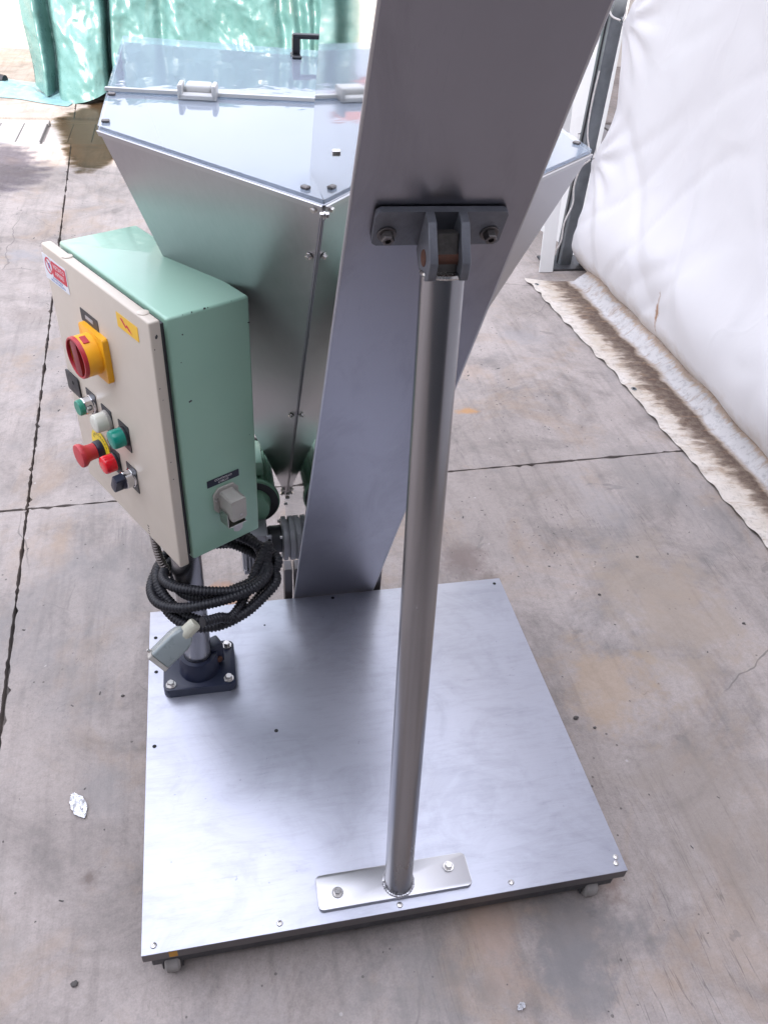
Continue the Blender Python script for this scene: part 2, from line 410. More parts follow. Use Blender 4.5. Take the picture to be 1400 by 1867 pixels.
# ---- concrete
def concrete(name, wetlook=False):
    s = NT(name); v = s.pos()
    big = s.noise(v, .9, 6, .62, .3); mid = s.noise(v, 5.0, 6, .65, .4); fine = s.noise(v, 70, 4, .7); grit = s.noise(v, 240, 2, .6)
    c = s.ramp(big, [(.28, (.245, .210, .190)), (.5, (.328, .284, .262)), (.74, (.398, .348, .326))])
    c = s.mix(1.0, c, s.ramp(mid, [(.27, .68), (.50, 1.0), (.8, 1.08)]), 'MULTIPLY')
    c = s.mix(1.0, c, s.ramp(s.noise(s.mapping(v, loc=(7, 7, 2)), 1.9, 6, .72, 1.2), [(.34, .70), (.52, 1.0)]), 'MULTIPLY')
    c = s.mix(1.0, c, s.ramp(fine, [(.3, .86), (.55, 1.0), (.8, 1.05)]), 'MULTIPLY')
    c = s.mix(1.0, c, s.ramp(grit, [(.3, .90), (.7, 1.06)]), 'MULTIPLY')
    # ochre and bluish blotches
    c = s.mix(s.ramp(s.noise(v, 2.3, 6, .7, 1.0), [(.52, 0.0), (.70, .55)]), c, (.30, .215, .150))
    c = s.mix(s.ramp(s.noise(s.mapping(v, loc=(5, 3, 1)), 1.7, 6, .7, .8), [(.53, 0.0), (.72, .50)]), c, (.165, .158, .158))
    # dragging marks running one way over the slab, hairline scratches, pits and specks
    dr = s.noise(s.mapping(v, (9, .8, 1), (0, 0, -.42)), 3.0, 5, .6, .3)
    c = s.mix(1.0, c, s.ramp(dr, [(.32, .84), (.50, 1.0)]), 'MULTIPLY')
    hair = s.ramp(s.noise(s.mapping(v, (16, .7, 1), (0, 0, -.5)), 2.2, 3, .5, .5), [(.492, 1.0), (.5, .62), (.508, 1.0)])
    hm = s.ramp(s.noise(v, 1.3, 3, .5), [(.50, 0.0), (.62, 1.0)])
    c = s.mix(hm, c, s.mix(1.0, c, hair, 'MULTIPLY'))
    hair2 = s.ramp(s.noise(s.mapping(v, (5, 4, 1), (0, 0, .9), (3, 1, 0)), 2.6, 5, .6, 1.6), [(.494, 1.0), (.5, .72), (.506, 1.0)])
    hm2 = s.ramp(s.noise(s.mapping(v, loc=(2, 7, 0)), 1.6, 3, .5), [(.54, 0.0), (.62, 1.0)])
    c = s.mix(hm2, c, s.mix(1.0, c, hair2, 'MULTIPLY'))
    spk = s.n('ShaderNodeTexVoronoi'); spk.inputs['Scale'].default_value = 26; s.l(v, spk.inputs['Vector'])
    sm = s.math('MULTIPLY', s.math('LESS_THAN', spk.outputs['Distance'], .085), s.math('GREATER_THAN', s.noise(v, 3.1, 3, .6), .56))
    c = s.mix(s.math('MULTIPLY', sm, .75), c, (.07, .06, .055))
    sw = s.n('ShaderNodeTexVoronoi'); sw.inputs['Scale'].default_value = 17; s.l(s.mapping(v, loc=(3.3, 1.2, 0)), sw.inputs['Vector'])
    sm2 = s.math('MULTIPLY', s.math('LESS_THAN', sw.outputs['Distance'], .07), s.math('GREATER_THAN', s.noise(s.mapping(v, loc=(9, 2, 0)), 3.1, 3, .6), .58))
    c = s.mix(s.math('MULTIPLY', sm2, .6), c, (.42, .39, .37))
    cv = s.n('ShaderNodeTexVoronoi'); cv.feature = 'DISTANCE_TO_EDGE'; cv.inputs['Scale'].default_value = 1.3
    wob = s.n('ShaderNodeTexNoise'); wob.inputs['Scale'].default_value = 4.0; wob.inputs['Detail'].default_value = 3; s.l(v, wob.inputs['Vector'])
    wv = s.n('ShaderNodeMix'); wv.data_type = 'RGBA'; wv.blend_type = 'LINEAR_LIGHT'; wv.inputs[0].default_value = .05; s.l(v, wv.inputs[6]); s.l(wob.outputs['Color'], wv.inputs[7]); s.l(wv.outputs[2], cv.inputs['Vector'])
    cg = s.ramp(s.noise(s.mapping(v, loc=(1, 8, 3)), 1.1, 3, .5), [(.52, 0.0), (.60, .75)])
    c = s.mix(s.math('MULTIPLY', s.math('LESS_THAN', cv.outputs['Distance'], .0022), cg), c, (.13, .115, .105))
    # shallow spalls: irregular flaked patches
    fl = s.noise(s.mapping(v, (1, 1.4, 1), loc=(1.7, 4.1, 0)), 4.2, 5, .58, .5)
    flm = s.ramp(fl, [(.675, 0.0), (.69, 1.0)])
    c = s.mix(s.math('MULTIPLY', flm, .45), c, (.14, .125, .118))
    # single stains that stay where they are
    nz = s.n('ShaderNodeTexNoise'); nz.inputs['Scale'].default_value = 9; nz.inputs['Detail'].default_value = 6; nz.inputs['Roughness'].default_value = .7; s.l(v, nz.inputs['Vector'])
    for (x, y, r, ax, col, amt) in STAINS:
        d = s.n('ShaderNodeVectorMath'); d.operation = 'SUBTRACT'; s.l(v, d.inputs[0]); d.inputs[1].default_value = (x, y, 0)
        sc_ = s.n('ShaderNodeVectorMath'); sc_.operation = 'MULTIPLY'; s.l(d.outputs[0], sc_.inputs[0]); sc_.inputs[1].default_value = (1 / (r * ax), 1 / r, 0)
        ln = s.n('ShaderNodeVectorMath'); ln.operation = 'LENGTH'; s.l(sc_.outputs[0], ln.inputs[0])
        q = s.math('ADD', ln.outputs['Value'], s.math('MULTIPLY', s.math('SUBTRACT', nz.outputs['Fac'], .5), 3.2))
        m = s.ramp(q, [(.35, amt), (1.25, 0.0)])
        c = s.mix(m, c, tuple(q_ * .85 for q_ in col))
    s.set(color=c, rough=s.ramp(mid, [(.3, .62), (.7, .88)]), spec=.35)
    h = s.math('ADD', s.math('MULTIPLY', fine, .5), s.math('MULTIPLY', grit, .3))
    h = s.math('ADD', h, s.math('MULTIPLY', mid, 1.2)); h = s.math('SUBTRACT', h, s.math('MULTIPLY', flm, .5))
    s.bump(h, .35, .006)
    return s.m
STAINS = [(1.55, .85, .42, .55, (.33, .265, .205), .55), (1.35, .15, .30, .8, (.27, .225, .19), .5), (1.75, 1.55, .30, .45, (.26, .235, .22), .45), (-.45, .1, .28, .9, (.25, .225, .205), .4),
          (.89, -.05, .13, 1.2, (.17, .16, .16), .65), (.86, -.15, .10, 1.0, (.20, .19, .19), .6), (1.0, .06, .09, .6, (.22, .15, .12), .7),
          (-.127, .235, .030, .8, (.16, .125, .11), .8), (-.707, 3.71, .11, 1.1, (.27, .265, .28), .6), (-.591, 2.99, .10, 1.2, (.25, .21, .19), .6),
          (1.225, 1.986, .030, 2.0, (.46, .24, .09), .75), (.20, 1.05, .07, 1.4, (.46, .24, .13), .6), (.969, 1.10, .10, .9, (.20, .155, .14), .75),
          (1.02, 1.0, .06, .8, (.19, .15, .13), .7), (1.233, .56, .20, .7, (.40, .28, .17), .45), (-.11, .44, .09, .9, (.24, .225, .22), .5),
          (.71, -.04, .14, .5, (.43, .30, .23), .5), (-.508, 1.93, .05, 1.4, (.24, .22, .21), .5), (1.55, 1.3, .22, .5, (.30, .28, .28), .4),
          (.55, -.12, .12, 1.4, (.19, .18, .175), .5), (.1, -.2, .2, 1.2, (.25, .235, .235), .4), (1.7, 2.6, .16, .8, (.28, .27, .28), .4), (1.35, 2.3, .1, .8, (.42, .31, .24), .4)]
M_conc = concrete('worn_concrete')

# ---- tent fabric
def fabric(name, base, dirt_z=True, transl=.14):
    s = NT(name); v = s.pos()
    f = s.noise(v, 1.2, 5, .6, .4); g = s.noise(v, 9, 4, .6)
    c = s.ramp(f, [(.3, tuple(b * .95 for b in base)), (.7, base)])
    if dirt_z:
        sep = s.n('ShaderNodeSeparateXYZ'); s.l(v, sep.inputs[0])
        dz = s.math('ADD', sep.outputs['Z'], s.math('MULTIPLY', s.math('SUBTRACT', g, .5), .22))
        c = s.mix(s.ramp(dz, [(.02, .65), (.16, 0.0)]), c, (.40, .30, .20))
        # rust runs
        run = s.noise(s.mapping(v, (1, 6, .5)), 2.0, 4, .6)
        c = s.mix(s.math('MULTIPLY', s.ramp(run, [(.69, 0.0), (.76, .6)]), s.ramp(sep.outputs['Z'], [(.15, 1.0), (.55, 0.0)])), c, (.42, .25, .14))
        y = s.math('ABSOLUTE', s.math('SUBTRACT', sep.outputs['Y'], 2.42)); z = s.math('ABSOLUTE', s.math('SUBTRACT', sep.outputs['Z'], .20))
        sp = s.math('ADD', s.math('MULTIPLY', y, 40), s.math('MULTIPLY', z, 8)); sp = s.math('ADD', sp, s.math('MULTIPLY', s.math('SUBTRACT', s.noise(v, 40, 3, .6), .5), 1.6))
        c = s.mix(s.ramp(sp, [(.25, .9), (1.0, 0.0)]), c, (.32, .16, .07))
    s.set(color=c, rough=.5, spec=.3)
    tr = s.n('ShaderNodeBsdfTranslucent'); s.l(c, tr.inputs['Color'])
    m = s.n('ShaderNodeMixShader'); m.inputs[0].default_value = transl
    s.l(s.b.outputs[0], m.inputs[1]); s.l(tr.outputs[0], m.inputs[2]); s.l(m.outputs[0], s.o.inputs['Surface'])
    rg = s.math('ABSOLUTE', s.math('SUBTRACT', s.noise(s.mapping(v, (1, 1.0, 1.3), (.5, 0, 0)), 1.5, 2, .4, .3), .5)); rg = s.math('SUBTRACT', 1.0, s.math('MULTIPLY', rg, 26, clamp=True))
    rg2 = s.math('ABSOLUTE', s.math('SUBTRACT', s.noise(s.mapping(v, (1, 1.6, 1.0), (-.7, 0, 0), (3, 3, 1)), 1.8, 2, .4, .3), .5)); rg2 = s.math('SUBTRACT', 1.0, s.math('MULTIPLY', rg2, 30, clamp=True))
    hh = s.math('ADD', s.math('MULTIPLY', s.noise(v, 3.0, 5, .55, .8), 1.2), s.math('MULTIPLY', s.math('ADD', rg, rg2), .22))
    s.bump(hh, .16, .02)
    return s.m
M_tent = fabric('white_pvc_fabric', (.675, .662, .672))
M_tentfar = fabric('white_pvc_fabric_clean', (.78, .77, .755), False)

def skirt_mat():
    """dirty ground flap: attribute across (0 outer edge .. 1 at the wall) drives where dirt collects."""
    s = NT('dirty_pvc_skirt'); v = s.pos()
    at = s.n('ShaderNodeAttribute'); at.attribute_name = 'across'
    a = at.outputs['Fac']
    n1 = s.noise(s.mapping(v, (5, 16, 1), (0, 0, .35)), 2.0, 4, .55, .6); n2 = s.noise(v, 6, 5, .65, .5); n3 = s.noise(v, 46, 5, .75)
    q = s.math('ADD', a, s.math('MULTIPLY', s.math('SUBTRACT', n1, .5), .50)); q = s.math('ADD', q, s.math('MULTIPLY', s.math('SUBTRACT', s.noise(v, 2.6, 4, .6), .5), .40)); q = s.math('ADD', q, s.math('MULTIPLY', s.math('SUBTRACT', n3, .5), .12))
    n1b = s.noise(s.mapping(v, (9, 40, 1), (0, 0, .35)), 2.0, 4, .6, .4); q = s.math('ADD', q, s.math('MULTIPLY', s.math('SUBTRACT', n1b, .5), .10))
    qi = s.math('ADD', a, s.math('MULTIPLY', s.math('SUBTRACT', n2, .5), .20)); qi = s.math('ADD', qi, s.math('MULTIPLY', s.math('SUBTRACT', s.noise(v, 17, 5, .65), .5), .10))
    band = s.math('MULTIPLY', s.ramp(q, [(.24, 0.0), (.36, .80), (.50, 1.0)]), s.ramp(qi, [(.555, 1.0), (.60, .25), (.66, 0.0)]))
    band = s.math('MULTIPLY', band, s.ramp(n3, [(.30, .55), (.55, 1.0)]))
    c = s.ramp(n2, [(.3, (.46, .40, .335)), (.6, (.58, .53, .48))])
    c = s.mix(s.math('MULTIPLY', s.ramp(q, [(.1, 0.0), (.3, .5), (.4, .7)]), 1.0), c, (.36, .26, .175))
    c = s.mix(s.ramp(qi, [(.57, 0.0), (.66, 1.0)]), c, s.mix(n2, (.36, .345, .34), (.56, .54, .535)))
    q2 = s.math('ADD', a, s.math('MULTIPLY', s.math('SUBTRACT', n1, .5), .18)); q2 = s.math('ADD', q2, s.math('MULTIPLY', s.math('SUBTRACT', n3, .5), .16))
    c = s.mix(band, c, s.mix(n3, (.040, .026, .022), (.135, .094, .074)))
    c = s.mix(s.ramp(q2, [(.77, 0.0), (.82, .75), (.90, .45), (.97, .15)]), c, (.32, .215, .135))
    c = s.mix(1.0, c, s.ramp(n3, [(.28, .62), (.5, 1.0)]), 'MULTIPLY')
    c = s.mix(s.ramp(s.noise(s.mapping(v, (3, 9, 1), (0, 0, .3), (2, 2, 0)), 3.2, 6, .7, .5), [(.54, 0.0), (.68, .6)]), c, (.24, .155, .10))
    s.set(color=c, rough=.75, spec=.2)
    s.bump(s.math('ADD', s.math('MULTIPLY', n3, .4), s.math('MULTIPLY', n2, 1.0)), .22, .006)
    return s.m
M_skirt = skirt_mat()

def tarp_mat():
    s = NT('green_tarpaulin'); v = s.pos()
    f = s.noise(v, 3.0, 6, .65, .8); g = s.noise(v, 14, 4, .6)
    c = s.ramp(f, [(.3, (.066, .150, .140)), (.55, (.092, .188, .180)), (.75, (.12, .215, .206))])
    c = s.mix(s.ramp(s.noise(s.mapping(v, (1, 1, .6)), 1.6, 6, .7, .8), [(.55, 0.0), (.72, .55)]), c, (.105, .11, .07))
    s.set(color=c, rough=s.ramp(g, [(.3, .22), (.7, .42)]), spec=.5)
    vo = s.n('ShaderNodeTexVoronoi'); vo.feature = 'F1'; vo.inputs['Scale'].default_value = 5.5
    s.l(s.mapping(v, (1, 1, .8)), vo.inputs['Vector'])
    vo2 = s.n('ShaderNodeTexVoronoi'); vo2.inputs['Scale'].default_value = 14; s.l(v, vo2.inputs['Vector'])
    h = s.math('ADD', s.math('MULTIPLY', vo.outputs['Distance'], .7), s.math('MULTIPLY', vo2.outputs['Distance'], .22))
    s.bump(s.math('ADD', h, s.math('MULTIPLY', f, .5)), .26, .04)
    return s.m
M_tarp = tarp_mat()

def wall_mat(name, c1, c2, sc_=1.5):
    s = NT(name); v = s.pos(); f = s.noise(v, sc_, 6, .65, .3); g = s.noise(v, 40, 3, .6)
    s.set(color=s.ramp(f, [(.3, c1), (.7, c2)]), rough=.85, spec=.25); s.bump(g, .25, .005); return s.m
M_wallwhite = wall_mat('cream_render', (.68, .61, .54), (.75, .69, .62))
M_wallgrey = wall_mat('grey_render', (.24, .225, .225), (.30, .285, .28))
M_walldark = wall_mat('dark_sheet_cladding', (.06, .06, .068), (.085, .085, .095))
M_band = wall_mat('white_fascia', (.74, .73, .72), (.8, .8, .79))
M_roof = wall_mat('red_roof_tile', (.42, .16, .11), (.52, .22, .16), 6)
M_steeldoor = plain('grey_sliding_door', (.07, .075, .085), .5, .2, .2, 3)
def water_mat(name, tint, rough):
    s = NT(name); v = s.pos(); t = s.t; t.nodes.remove(s.b)
    tr = s.n('ShaderNodeBsdfTransparent'); wet = s.n('ShaderNodeBsdfTransparent'); wet.inputs['Color'].default_value = (*tint, 1)
    gl = s.n('ShaderNodeBsdfGlossy'); gl.inputs['Roughness'].default_value = rough
    fr = s.n('ShaderNodeFresnel'); fr.inputs['IOR'].default_value = 1.33
    b = s.n('ShaderNodeBump'); b.inputs['Strength'].default_value = .15; b.inputs['Distance'].default_value = .004; s.l(s.noise(v, 16, 4, .6), b.inputs['Height'])
    s.l(b.outputs['Normal'], gl.inputs['Normal'])
    m = s.n('ShaderNodeMixShader'); s.l(s.math('MULTIPLY', fr.outputs['Fac'], .45), m.inputs[0]); s.l(wet.outputs[0], m.inputs[1]); s.l(gl.outputs[0], m.inputs[2])
    at = s.n('ShaderNodeAttribute'); at.attribute_name = 'depth'
    q = s.math('ADD', at.outputs['Fac'], s.math('MULTIPLY', s.math('SUBTRACT', s.noise(s.mapping(v, (1, 2.2, 1)), 5.5, 6, .68, .4), .5), 1.5))
    m2 = s.n('ShaderNodeMixShader'); s.l(s.ramp(q, [(.30, 0.0), (.62, 1.0)]), m2.inputs[0]); s.l(tr.outputs[0], m2.inputs[1]); s.l(m.outputs[0], m2.inputs[2]); s.l(m2.outputs[0], s.o.inputs['Surface'])
    return s.m
M_water = water_mat('shallow_water', (.44, .36, .26), .30)
M_damp = water_mat('damp_film', (.58, .58, .66), .26)

# ================================================================== THE GROUND
def g_joint_x(y): return -.417 - .055 * (y - 1.483)
bm = NB(); grid(bm, 2, 2, lambda u, v: (-150 + 300 * u, -150 + 300 * v, -.035))
ground = tag(put('ground', bm, M_conc, smooth=False), kind='structure')
XS = [-13.4, -9.1, -4.75, 0.0, 4.35, 8.7, 13.0]        # offsets from the long joint
YS = [-11.2, -6.95, -2.68, 1.552, 5.752]; YS2 = [6.45, 10.7, 15.0, 19.3]
def jitter_line(p, q, inset, n):
    p = Vector(p); q = Vector(q); d = q - p; nn = Vector((-d.y, d.x)).normalized(); r = []
    for k in range(n):
        t = k / n; j = inset + .0045 * noise.noise(Vector((p.x + d.x * t, p.y + d.y * t, 0)) * 14) + .004 * noise.noise(Vector((p.x + d.x * t, p.y + d.y * t, 3)) * 55)
        if random.random() < .03: j += random.uniform(.003, .010)
        r.append(tuple(p + d * t + nn * j))
    return r
def corner(i, y): 
    x = g_joint_x(y) + XS[i]; return (x, y + .029 * (x + .2))
for ys in (YS, YS2):
    for j in range(len(ys) - 1):
        for i in range(len(XS) - 1):
            A, B = corner(i, ys[j]), corner(i + 1, ys[j]); Cc, D = corner(i + 1, ys[j + 1]), corner(i, ys[j + 1])
            near = abs(A[0]) < 6 and A[1] < 8
            n = 260 if near else 24
            poly = jitter_line(A, B, .0045, n) + jitter_line(B, Cc, .0045, n) + jitter_line(Cc, D, .0045, n) + jitter_line(D, A, .0045, n)
            bm = NB(); t = [bm.verts.new((x, y, 0)) for x, y in poly]; b = [bm.verts.new((x, y, -.034)) for x, y in poly]
            bm.faces.new(t); m_ = len(poly)
            for k in range(m_): bm.faces.new([t[(k + 1) % m_], t[k], b[k], b[(k + 1) % m_]])
            put('concrete_slab', bm, M_conc, ground, smooth=False)

# drain channel between the slabs, with cast covers
dr = thing('drain_channel', 'wet broken drain channel cover set in the concrete near the green tarpaulin', 'drain', (-1.0, 6.08, 0))
random.seed(3)
x = -4.6
while x < 4.0:
    wdt = random.uniform(.42, .52); bm = NB()
    dz = random.uniform(-.010, -.003); yo = .029 * (x + .2)
    box(bm, (x + .006, 5.775 + yo, -.033), (x + wdt - .006, 5.83 + yo, dz), .004, 1)
    box(bm, (x + .006, 6.34 + yo, -.033), (x + wdt - .006, 6.42 + yo, dz), .004, 1)
    nb = 3
    for k in range(nb):
        xx = x + .012 + (wdt - .024) * k / nb
        box(bm, (xx, 5.832 + yo, -.033), (xx + (wdt - .02) / nb * .965, 6.338 + yo, dz - random.uniform(0, .012)), .003, 1)
    put('drain_cover', bm, M_wallgrey, dr)
    x += wdt

def puddle(pts, z, mat, seed):
    P = spline([(*p, 0) for p in pts + pts[:1]], .04)[:-1]; n = len(P); c = sum(P, Vector((0, 0, 0))) / n
    bm = NB(); rings = []; ks = (1.0, .9, .78, .62, .4)
    for k in ks: rings.append([bm.verts.new((c.x + (p.x - c.x) * k, c.y + (p.y - c.y) * k, z)) for p in P])
    for a, b in zip(rings, rings[1:]):
        for i in range(n): bm.faces.new([a[i], a[(i + 1) % n], b[(i + 1) % n], b[i]])
    bm.faces.new(rings[-1])
    o = put('puddle', bm, mat, smooth=False); att = o.data.attributes.new('depth', 'FLOAT', 'POINT')
    att.data.foreach_set('value', [v for v in (-.2, .35, .7, 1.0, 1.1) for _ in range(n)]); return tag(o, kind='structure')
puddle([(-.78, 5.75), (-.70, 5.30), (-.60, 4.95), (-.40, 5.05), (-.22, 5.55), (.0, 5.75), (.2, 6.3), (.3, 7.1), (-.2, 7.6), (-.70, 6.8), (-.9, 6.3)], .004, M_water, 1)
puddle([(-3.4, 4.0), (-1.7, 4.15), (-.95, 4.45), (-.60, 4.85), (-.55, 5.25), (-.72, 5.62), (-1.2, 5.9), (-2.4, 6.2), (-3.8, 5.8)], .006, M_damp, 5)

# ================================================================== SURROUNDING BUILDINGS
b1 = thing('boundary_building', 'cream rendered building with white fascia and red tiled roof behind the green tarpaulin', 'building', (-1, 9.0, 0))
bm = NB(); box(bm, (-12, 9.0, 0), (-1.75, 9.3, 2.70)); put('wall', bm, M_wallwhite, b1)
bm = NB(); box(bm, (-12.1, 8.9, 2.703), (-1.70, 9.3, 2.95)); put('fascia', bm, M_band, b1)
bm = NB(); panel(bm, [(-12.2, 8.75, 2.955), (-1.65, 8.75, 2.955), (-1.65, 12.0, 4.1), (-12.2, 12.0, 4.1)], .06)
rf = put('roof', bm, M_roof, b1)
b3 = thing('boundary_wall', 'low cream rendered yard wall behind the green tarpaulin', 'wall', (3, 9.1, 0))
bm = NB(); box(bm, (-1.74, 9.05, 0), (7.5, 9.25, 2.0)); put('wall', bm, M_wallwhite, b3)
bm = NB(); box(bm, (-1.74, 9.02, 2.003), (7.5, 9.28, 2.06), .01, 1); put('coping', bm, M_band, b3)
b2 = thing('workshop_building', 'tall dark clad workshop wall behind the photographer that shades the yard', 'building', (0, -2.35, 0))
bm = NB(); box(bm, (-11, -2.8, .25), (6, -2.35, 5.3)); put('wall', bm, M_walldark, b2)
bm = NB(); box(bm, (-11, -2.8, 0), (6, -2.33, .247)); put('plinth', bm, M_conc, b2)
bm = NB()
for k in range(10): box(bm, (-1.9 + .36 * k, -2.345, .03), (-1.9 + .36 * k + .352, -2.30, 3.1), .006, 1)
put('sliding_door', bm, M_steeldoor, b2)

# ================================================================== WHITE TENT
tent = thing('white_tent', 'white PVC tent side wall with dirty ground flap along the right of the yard', 'tent', (2.28, 1.0, 0))
EY = [(.60), (1.222), (1.85), (2.5)]
def wall_fn(u, v):
    y = -2.6 + u * 5.98; z = v * 3.4
    x = 2.27 + .006 * (z) 
    # belly near the ground that tucks in to the flap
    x -= .075 * math.exp(-((z - .30) / .24) ** 2)
    if z < .14: x += .085 * (1 - z / .14) ** 1.5
    # long shallow drapes and slanting creases
    x += .020 * noise.noise(Vector((y * .9, z * .55, 1))) + .014 * noise.noise(Vector((y * 2.3 + z * 1.2, z * .9 - y * .5, 4)))
    t = noise.noise(Vector((y * 1.7 - z * 1.5, (z + y) * .6, 8))); x += .020 * (1 - min(1, abs(t) * 5)) * math.exp(-z * .8) 
    t = noise.noise(Vector((y * 2.6 + z * 2.4, (z - y) * .8, 18))); x += .012 * (1 - min(1, abs(t) * 6)) * math.exp(-z * 1.0)
    x += .05 * max(0, noise.noise(Vector((y * 1.3, z * 2.6, 12)))) * math.exp(-((z - .35) / .3) ** 2)
    # pulled to the pole by its eyelets: pucker rays
    d = 3.38 - y
    edge = 0
    for ez in EY:
        r = math.hypot(d, (z - ez)); a = math.atan2(z - ez, d)
        x -= .030 * math.exp(-r / .10) ; x += .010 * math.sin(a * 9) * math.exp(-((r - .12) / .16) ** 2)
        edge = max(edge, math.exp(-((z - ez) / .13) ** 2))
    if d < .5:
        y -= (1 - edge) * .045 * (1 - d / .5)
        x -= .02 * (1 - d / .5)
    if z < .45 and d < .6: y -= .10 * (1 - z / .45) ** 2 * (1 - d / .6) * -1.0
    return (x, y, z)
bm = NB(); grid(bm, 300, 170, wall_fn); put('wall_sheet', bm, M_tent, tent, ang=180)
bm = NB(); panel(bm, [(2.27, -2.6, 3.395), (2.27, 8.8, 3.395), (6.2, 8.8, 4.6), (6.2, -2.6, 4.6)][::-1], .004); put('roof_sheet', bm, M_tentfar, tent)
# ground flap
def skirt_edge(y):
    return 2.022 - .03 * max(0, y - 1.0) - .03 * max(0, y - 2.2) + .005 * (.4 + .9 * noise.noise(Vector((y * 2.2, 4, 0)))) * math.sin(y * 46 + 9 * noise.noise(Vector((y * 1.6, 0, 0)))) + .016 * noise.noise(Vector((y * 6, 0, 5))) + .008 * noise.noise(Vector((y * 19, 2, 5)))
bm = NB(); NU, NV = 420, 46
def skirt_fn(u, v):
    y = -2.6 + u * 5.86; xo = skirt_edge(y); xi = 2.335
    a = v; x = xo + (xi - xo) * a
    z = .004 + .010 * (1 - a) ** 6 * (.5 + .5 * math.sin(y * 52 + 2 * noise.noise(Vector((y * 3, 0, 0))))) + .006 * (.5 + .5 * noise.noise(Vector((x * 14, y * 9, 2)))) * math.sin(PI * min(1, a * 1.4))
    if a > .66:
        k = (a - .66) / .34; z += .062 * math.sin(k * PI * .62) * (1 + .35 * noise.noise(Vector((y * 5, k * 2, 7)))) + .006 * noise.noise(Vector((y * 13, k * 3, 3)))
    if u > .93: y -= (u - .93) / .07 * .05 * math.sin(a * 3) - .12 * a * (u - .93) / .07 * 0
    return (x, y, z)
V = [[bm.verts.new(skirt_fn(i / (NU - 1), j / (NV - 1))) for j in range(NV)] for i in range(NU)]
for i in range(NU - 1):
    for j in range(NV - 1): bm.faces.new([V[i][j], V[i + 1][j], V[i + 1][j + 1], V[i][j + 1]])
sk = put('ground_flap', bm, M_skirt, tent, ang=180)
att = sk.data.attributes.new('across', 'FLOAT', 'POINT'); att.data.foreach_set('value', [j / (NV - 1) for i in range(NU) for j in range(NV)])
# eyelets in the flap
def eyelet(M, parent):
    bm = NB()
    prof = [(.0075, 0), (.0085, .0018), (.012, .0018), (.0135, 0)]
    t = NB(); n = 24; rings = [[t.verts.new((r * math.cos(2 * PI * k / n), r * math.sin(2 * PI * k / n), z)) for k in range(n)] for r, z in prof]
    for a, b in zip(rings, rings[1:]):
        for k in range(n): t.faces.new([a[k], a[(k + 1) % n], b[(k + 1) % n], b[k]])
    merge(bm, t, M); o = put('eyelet', bm, M_galv, parent)
    bm = NB(); lathe(bm, [(.0074, -.0002), (.0074, .0006)], 20, M); put('hole', bm, M_hole, o)
for y in (3.17, 2.075, 1.02, -.05):
    eyelet(Matrix.Translation((skirt_edge(y) + .028, y, .0105)), tent)
for ez in EY:
    eyelet(Matrix.Translation((2.205, 3.35, ez)) @ Matrix.Rotation(-PI / 2, 4, 'Y'), tent)
# pole, cords, foot
bm = NB(); prism(bm, rrect(2.185, 3.42, 2.255, 3.50, .008), 3.4); pole = put('pole', bm, M_galv, tent)
bm = NB(); box(bm, (2.179, 3.452, .006), (2.184, 3.462, 3.38)); put('pole_groove', bm, M_castdark, pole)
bm = NB(); box(bm, (2.10, 3.36, .0), (2.33, 3.56, .012), .002, 1); put('foot_plate', bm, M_castdark, tent)
for ez in EY[:3]:
    bm = NB(); tube(bm, spline([(2.20, 3.345, ez), (2.172, 3.39, ez + .012), (2.168, 3.44, ez + .05), (2.18, 3.51, ez + .085), (2.26, 3.51, ez + .07), (2.262, 3.44, ez + .03), (2.225, 3.37, ez)], .01), .0045, 8); put('tie_cord', bm, M_cord, tent)
bm = NB(); tube(bm, spline([(2.197, 3.348, .60), (2.175, 3.385, .55), (2.165, 3.40, .45), (2.178, 3.40, .36), (2.150, 3.395, .26), (2.150, 3.39, .16), (2.128, 3.39, .10)], .01), .0045, 8); put('tie_cord', bm, M_cord, tent)
bm = NB(); tube(bm, spline([(2.197, 3.348, .62), (2.17, 3.38, .72), (2.168, 3.40, .86), (2.178, 3.41, 1.0)], .01), .004, 8); put('tie_cord', bm, M_cord, tent)
bm = NB(); panel(bm, [(2.035, 3.34, .004), (2.115, 3.34, .004), (2.155, 3.62, .95), (2.075, 3.62, .95)], .008, .001); put('white_strap', bm, M_tentfar, tent)
def far_fn(u, v):
    y = 3.56 + u * 5.2; z = v * 3.4
    x = 2.30 + .05 * math.sin(y * 9 + .6 * math.sin(z * 1.1)) * (.5 + .5 * noise.noise(Vector((y, z * .4, 2)))) + .03 * noise.noise(Vector((y * 3, z, 6)))
    return (x, y, z)
bm = NB(); grid(bm, 160, 50, far_fn); put('far_wall_sheet', bm, M_tentfar, tent, ang=180)

